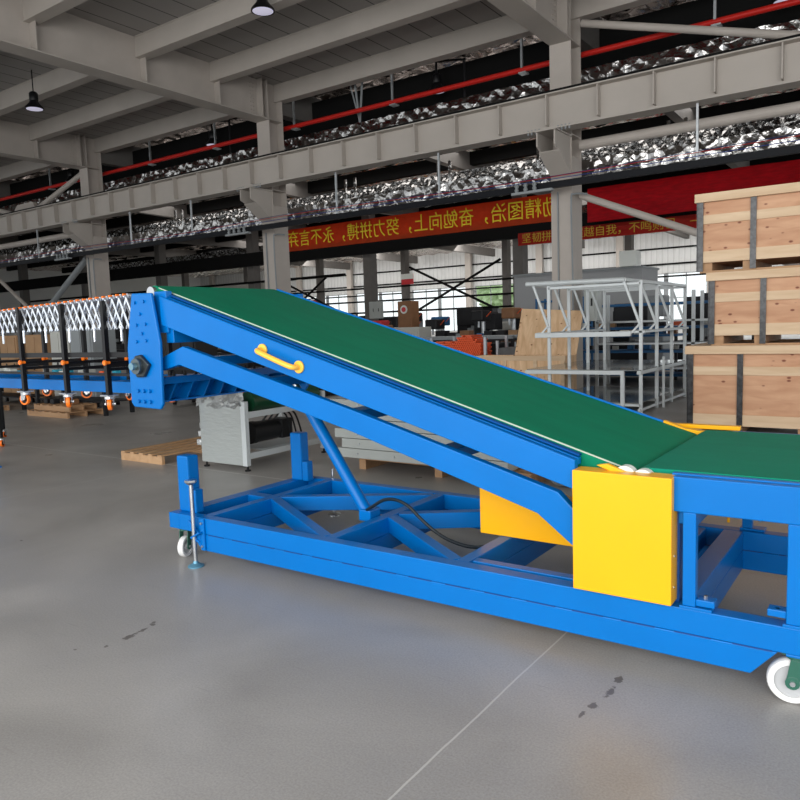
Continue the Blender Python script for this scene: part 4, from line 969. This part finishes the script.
for i in range(9):
    x = -18.4+i*1.12; y = [25.2, 26, 24.2, 24.4, 22.2, 26, 21.5, 21.5, 24.3][i]
    t = r2.choice([0, 1, 1]); m_ = [DKGREY, GREYB, DKGREY, BLUED, DKGREY, CREAM, DKGREY, BROWN, DKGREY][i]; hgt = 1.5+.7*r2.random(); wd = .45+.3*r2.random()
    r = root('drill_press', (x, y, 0), '%s small upright drill press in the workshop beyond the belt, %s from left' % ({'dark_machine_paint': 'black', 'grey_enamel': 'grey', 'blue_rack_paint': 'blue', 'cream_enamel': 'cream', 'brown_board': 'brown'}[m_.name], ordw[i]), 'machine', 'small drill presses')
    obj('foot', bx(x-wd/2, x+wd/2, y-.3, y+.3, 0, .12), m_, r, bevel=.02); obj('pillar', tube(B(), (x, y+.1, .12), (x, y+.1, hgt), .07, 12), GALV, r)
    obj('table', bx(x-wd/2, x+wd/2, y-.3, y+.2, .95, 1.02), m_, r, bevel=.01); obj('head', bx(x-wd*.4, x+wd*.4, y-.35, y+.25, hgt-.35, hgt), m_, r, bevel=.05)
    obj('spindle', tube(B(), (x, y-.2, hgt-.55), (x, y-.2, hgt-.35), .04, 10), GALV, r); obj('crank_lever', tube(B(), (x+wd*.4, y-.1, hgt-.2), (x+wd*.4+.25, y-.25, hgt-.05), .015, 6), ORNGT, r)

for i, (x, y, w_, m_, lb) in enumerate(((-10.6, 19.4, 3.4, DKGREY, 'long dark work table behind the orange tubes'), (-14.6, 20.8, 3.0, DKGREY, 'dark work table beyond the cream cabinet'), (-18.6, 23.0, 3.0, GREYB, 'grey work table seen over the belt'), (-6.3, 19.2, 3.2, BLUED, 'blue framed work table behind the bench'))):
    bench(x, y, w_, 1.0, 1.15, m_, lb)
rr = random.Random(11)
pal = [(DKGREY, 'dark'), (CREAM, 'cream'), (CARD, 'cardboard'), (GREYB, 'grey'), (BLUED, 'blue'), (ORNGT, 'orange'), (WHT, 'white'), (DKGREY, 'black'), (DKGREY, 'black'), (BROWN, 'brown')]
names = {}
def scatter(x0, x1, y, z, n, where, smin=.18, smax=.45, cols=None):
    for i in range(n):
        m_, cn = rr.choice(cols or pal); s = rr.uniform(smin, smax); xx = x0+(x1-x0)*(i+.5)/n
        small(xx, y+rr.uniform(-.22, .22), z, s*.8, m_, '%s box %s, %s from left' % (cn, where, ordw[i]), grp='parts boxes '+where)
scatter(-12.2, -9.0, 19.4, 1.15, 9, 'on the long dark table behind the tubes')
scatter(-16.0, -13.2, 20.8, 1.15, 7, 'on the table beyond the cream cabinet')
scatter(-20.0, -17.2, 23.0, 1.15, 7, 'on the grey table seen over the belt')
scatter(-7.8, -4.8, 19.2, 1.15, 8, 'on the blue table behind the bench')
shelves(-9.2, 22.5, 1.6, .7, 2.3, 6, BLUED, 'blue rack with many shelves left of the plywood sheet')
scatter(-9.9, -8.5, 22.3, .655, 5, 'low on the blue rack left of the plywood sheet', .2, .3, [(DKGREY, 'dark'), (GREYB, 'grey')]); scatter(-9.9, -8.5, 22.3, 1.435, 5, 'high on the blue rack left of the plywood sheet', .2, .3, [(DKGREY, 'dark'), (WHT, 'white')])
shelves(-5.4, 18.2, 3.6, .8, 2.0, 4, BLUED, 'wide blue rack seen through the silver bench')
scatter(-7.0, -3.7, 18.2, .8, 9, 'on the lower shelf of the wide blue rack', .15, .3); scatter(-7.0, -3.7, 18.2, 1.37, 9, 'on the upper shelf of the wide blue rack', .15, .3)
cg = root('wire_cage', (-7.9, 15.9, 0), 'grey steel cage box between the orange tubes and the plywood sheet', 'cage')
obj('body', bx(-8.02, -7.2, 15.6, 16.3, .15, .98), mat('cage_grey', (.14, .14, .14), .6, var=.3, scale=8), cg)
for x in (-8.05, -7.2): obj('post', bx(x-.03, x+.03, 15.55, 15.6, 0, 1.15), GALV, cg)
# long steel sections lying on trestles
for i in range(5):
    o = obj('steel_section', bx(-12.6+.2*i, -8.3, 16.9+.22*i, 17.0+.22*i, 1.16, 1.24), GALV if i % 2 else GREYB, origin=(-10.5, 17+.22*i, 1.16)); tag(o, 'long steel section lying on the trestle behind the tubes, %s from the front' % ordw[i], 'steel section', 'steel sections')
bench(-10.4, 17.4, 4.4, 1.3, 1.16, DKGREY, 'dark trestle under the long steel sections', False)
# safety rail posts at the back
rl = root('rear_guard_rail', (-22, 33, 0), 'thin black guard rail standing before the bright windows', 'rail')
for x in range(-38, -12, 4): obj('rail_post', tube(B(), (x, 33, 0), (x, 33, 2.35), .05, 8), BEAMD, rl)
obj('top_rail', tube(B(), (-39, 33, 2.35), (-12, 33, 2.35), .05, 8), BEAMD, rl)
# office boxes at right
of = root('site_cabin', (-9.9, 27.5, 0), 'pale grey cabin behind the nearest column', 'cabin')
obj('walls', bx(-12.9, -7.9, 26.5, 28.5, 0, 3.35), mat('cabin_grey', (.33, .34, .35), .6), of)
obj('roof_edge', bx(-12.95, -7.85, 26.45, 28.55, 3.35, 3.42), GREYB, of)
obj('cabin_window', bx(-10.8, -9.6, 26.47, 26.5, 1.2, 2.3), DKGREY, of)
small(-8.35, 26.6, 3.42, .6, WHT, 'white cooling unit on top of the pale grey cabin', 'cooling unit', 'cooling_unit', sz=.55)
cabinet('electrical_cabinet', -5.62, 15.35, .3, .3, 1.55, 2.35, CABG, 'grey switch box on the right side of the nearest column', 'cabinet')

# left background below the folding track
for i, (x, y, w_, z1, m_, lb) in enumerate(((-18.4, 9.6, .8, 1.66, CARD, 'brown cardboard covered cabinet at the far left edge'), (-17.3, 9.7, .9, 1.66, CARD, 'brown board cabinet second from the left edge'),
        (-16.25, 9.7, .75, 1.72, CREAM, 'white cabinet left of the left column'), (-15.2, 9.6, .85, 1.75, GREYB, 'grey cabinet just right of the white one'), (-13.0, 10.6, .9, 1.7, DKGREY, 'dark cabinet behind the tall end plate'),
        (-21.5, 10.5, 1.2, 1.6, DKGREY, 'dark cabinet beyond the left edge of the track'))):
    cabinet('storage_cabinet', x, y, w_, .6, .0, z1, m_, lb, 'cabinet', group='cabinets at the left', legs=True)
for i, (x, lb) in enumerate(((-17.4, 'low dark bench before the brown cabinets'), (-14.3, 'low dark bench before the grey cabinet'))):
    bench(x, 8.7, 2.6, .7, .78, DKGREY, lb)
scatter(-18.6, -16.3, 8.65, .78, 9, 'on the bench before the brown cabinets', .14, .26, [(WHT, 'white'), (BLUED, 'blue'), (ORNGT, 'orange'), (mat('green_plastic', (.03, .3, .1), .5), 'green'), (CREAM, 'cream'), (mat('cyan_plastic', (.02, .35, .5), .5), 'cyan')])
scatter(-15.5, -13.1, 8.65, .78, 9, 'on the bench before the grey cabinet', .14, .26, [(WHT, 'white'), (BLUED, 'blue'), (ORNGT, 'orange'), (CREAM, 'cream'), (mat('cyan_plastic_2', (.02, .35, .5), .5), 'cyan')])
pallet(-18.0, -16.4, 7.6, 8.2, 0, PALLW, 'pallet with blue film bundle under the folding track')
lump(-17.2, 7.9, .215, .7, .28, .12, mat('blue_white_film', (.25, .4, .7), .4, col2=(.6, .65, .7), var=.3, scale=5), 'blue and white film covered bundle lying on the pallet', 'bundle', 'wrapped_bundle')
pallet(-14.9, -13.4, 7.8, 8.6, 0, PALLW, 'lower dark pallet under the folding track'); pallet(-14.8, -13.5, 7.9, 8.5, .116, PALLW, 'upper dark pallet lying on another pallet under the folding track')
scatter(-14.7, -13.6, 8.2, .235, 4, 'on the double pallet', .12, .2, [(BROWN, 'brown'), (DKGREY, 'dark')])
# things glimpsed between end plate and column
for i, (x, y, w_, m_, h_) in enumerate(((-13.6, 14, 1.5, DKGREY, 1.4), (-11.7, 13.2, 1.2, DKGREY, 1.3), (-19, 17.5, 1.8, DKGREY, 1.9), (-22.5, 19, 1.8, DKGREY, 2.0), (-27, 22, 2, GREYB, 2.2), (-31, 20, 2, DKGREY, 2.0), (-36, 24, 2.5, DKGREY, 2.4))):
    machine(x, y, w_, 1, h_, m_, 'machine seen low behind the upper end of the conveyor, %s from the right' % ordw[i], group='machines at the left')
scatter(-13.2, -11.2, 12.0, 0, 5, 'on the floor behind the conveyor head', .25, .4, [(DKGREY, 'dark'), (REDM, 'red'), (ORNGT, 'orange')])
tag(obj('red_banner_strip', bx(-46.8, -41.0, 46.7, 46.76, 3.3, 3.95), REDM, origin=(-44, 46.87, 3.3)), 'short red strip sign seen just over the top of the belt', 'sign')
for i, (xa, xb) in enumerate(((-58, -48), (-46, -38))):
    tag(obj('partition_panel', bx(xa, xb, 40, 40.1, 0, 5.2), mat('partition_cream', (.5, .49, .44), .6), origin=((xa+xb)/2, 40, 0)), ['cream partition wall far behind, left part', 'cream partition wall far behind, right part'][i], 'partition', 'cream partitions')
# trees outside
for i, (x, y, s) in enumerate(((-46, 92, 4.2),)):
    r = root('tree', (x, y, 0), 'pale green tree outside the back windows, '+['at centre behind the brace', 'behind the silver bench'][i], 'tree', 'trees outside the windows')
    b = B(); bmesh.ops.create_icosphere(b, subdivisions=4, radius=1)
    for v in b.verts:
        k = 1+rr.uniform(-.25, .25); v.co = Vector((x+v.co.x*s*k, y+v.co.y*s*.6*k, 6+v.co.z*3*k))
    obj('foliage', b, LEAF, r); obj('trunk', tube(B(), (x, y, -.02), (x, y, 5), .2, 10), BROWN, r)
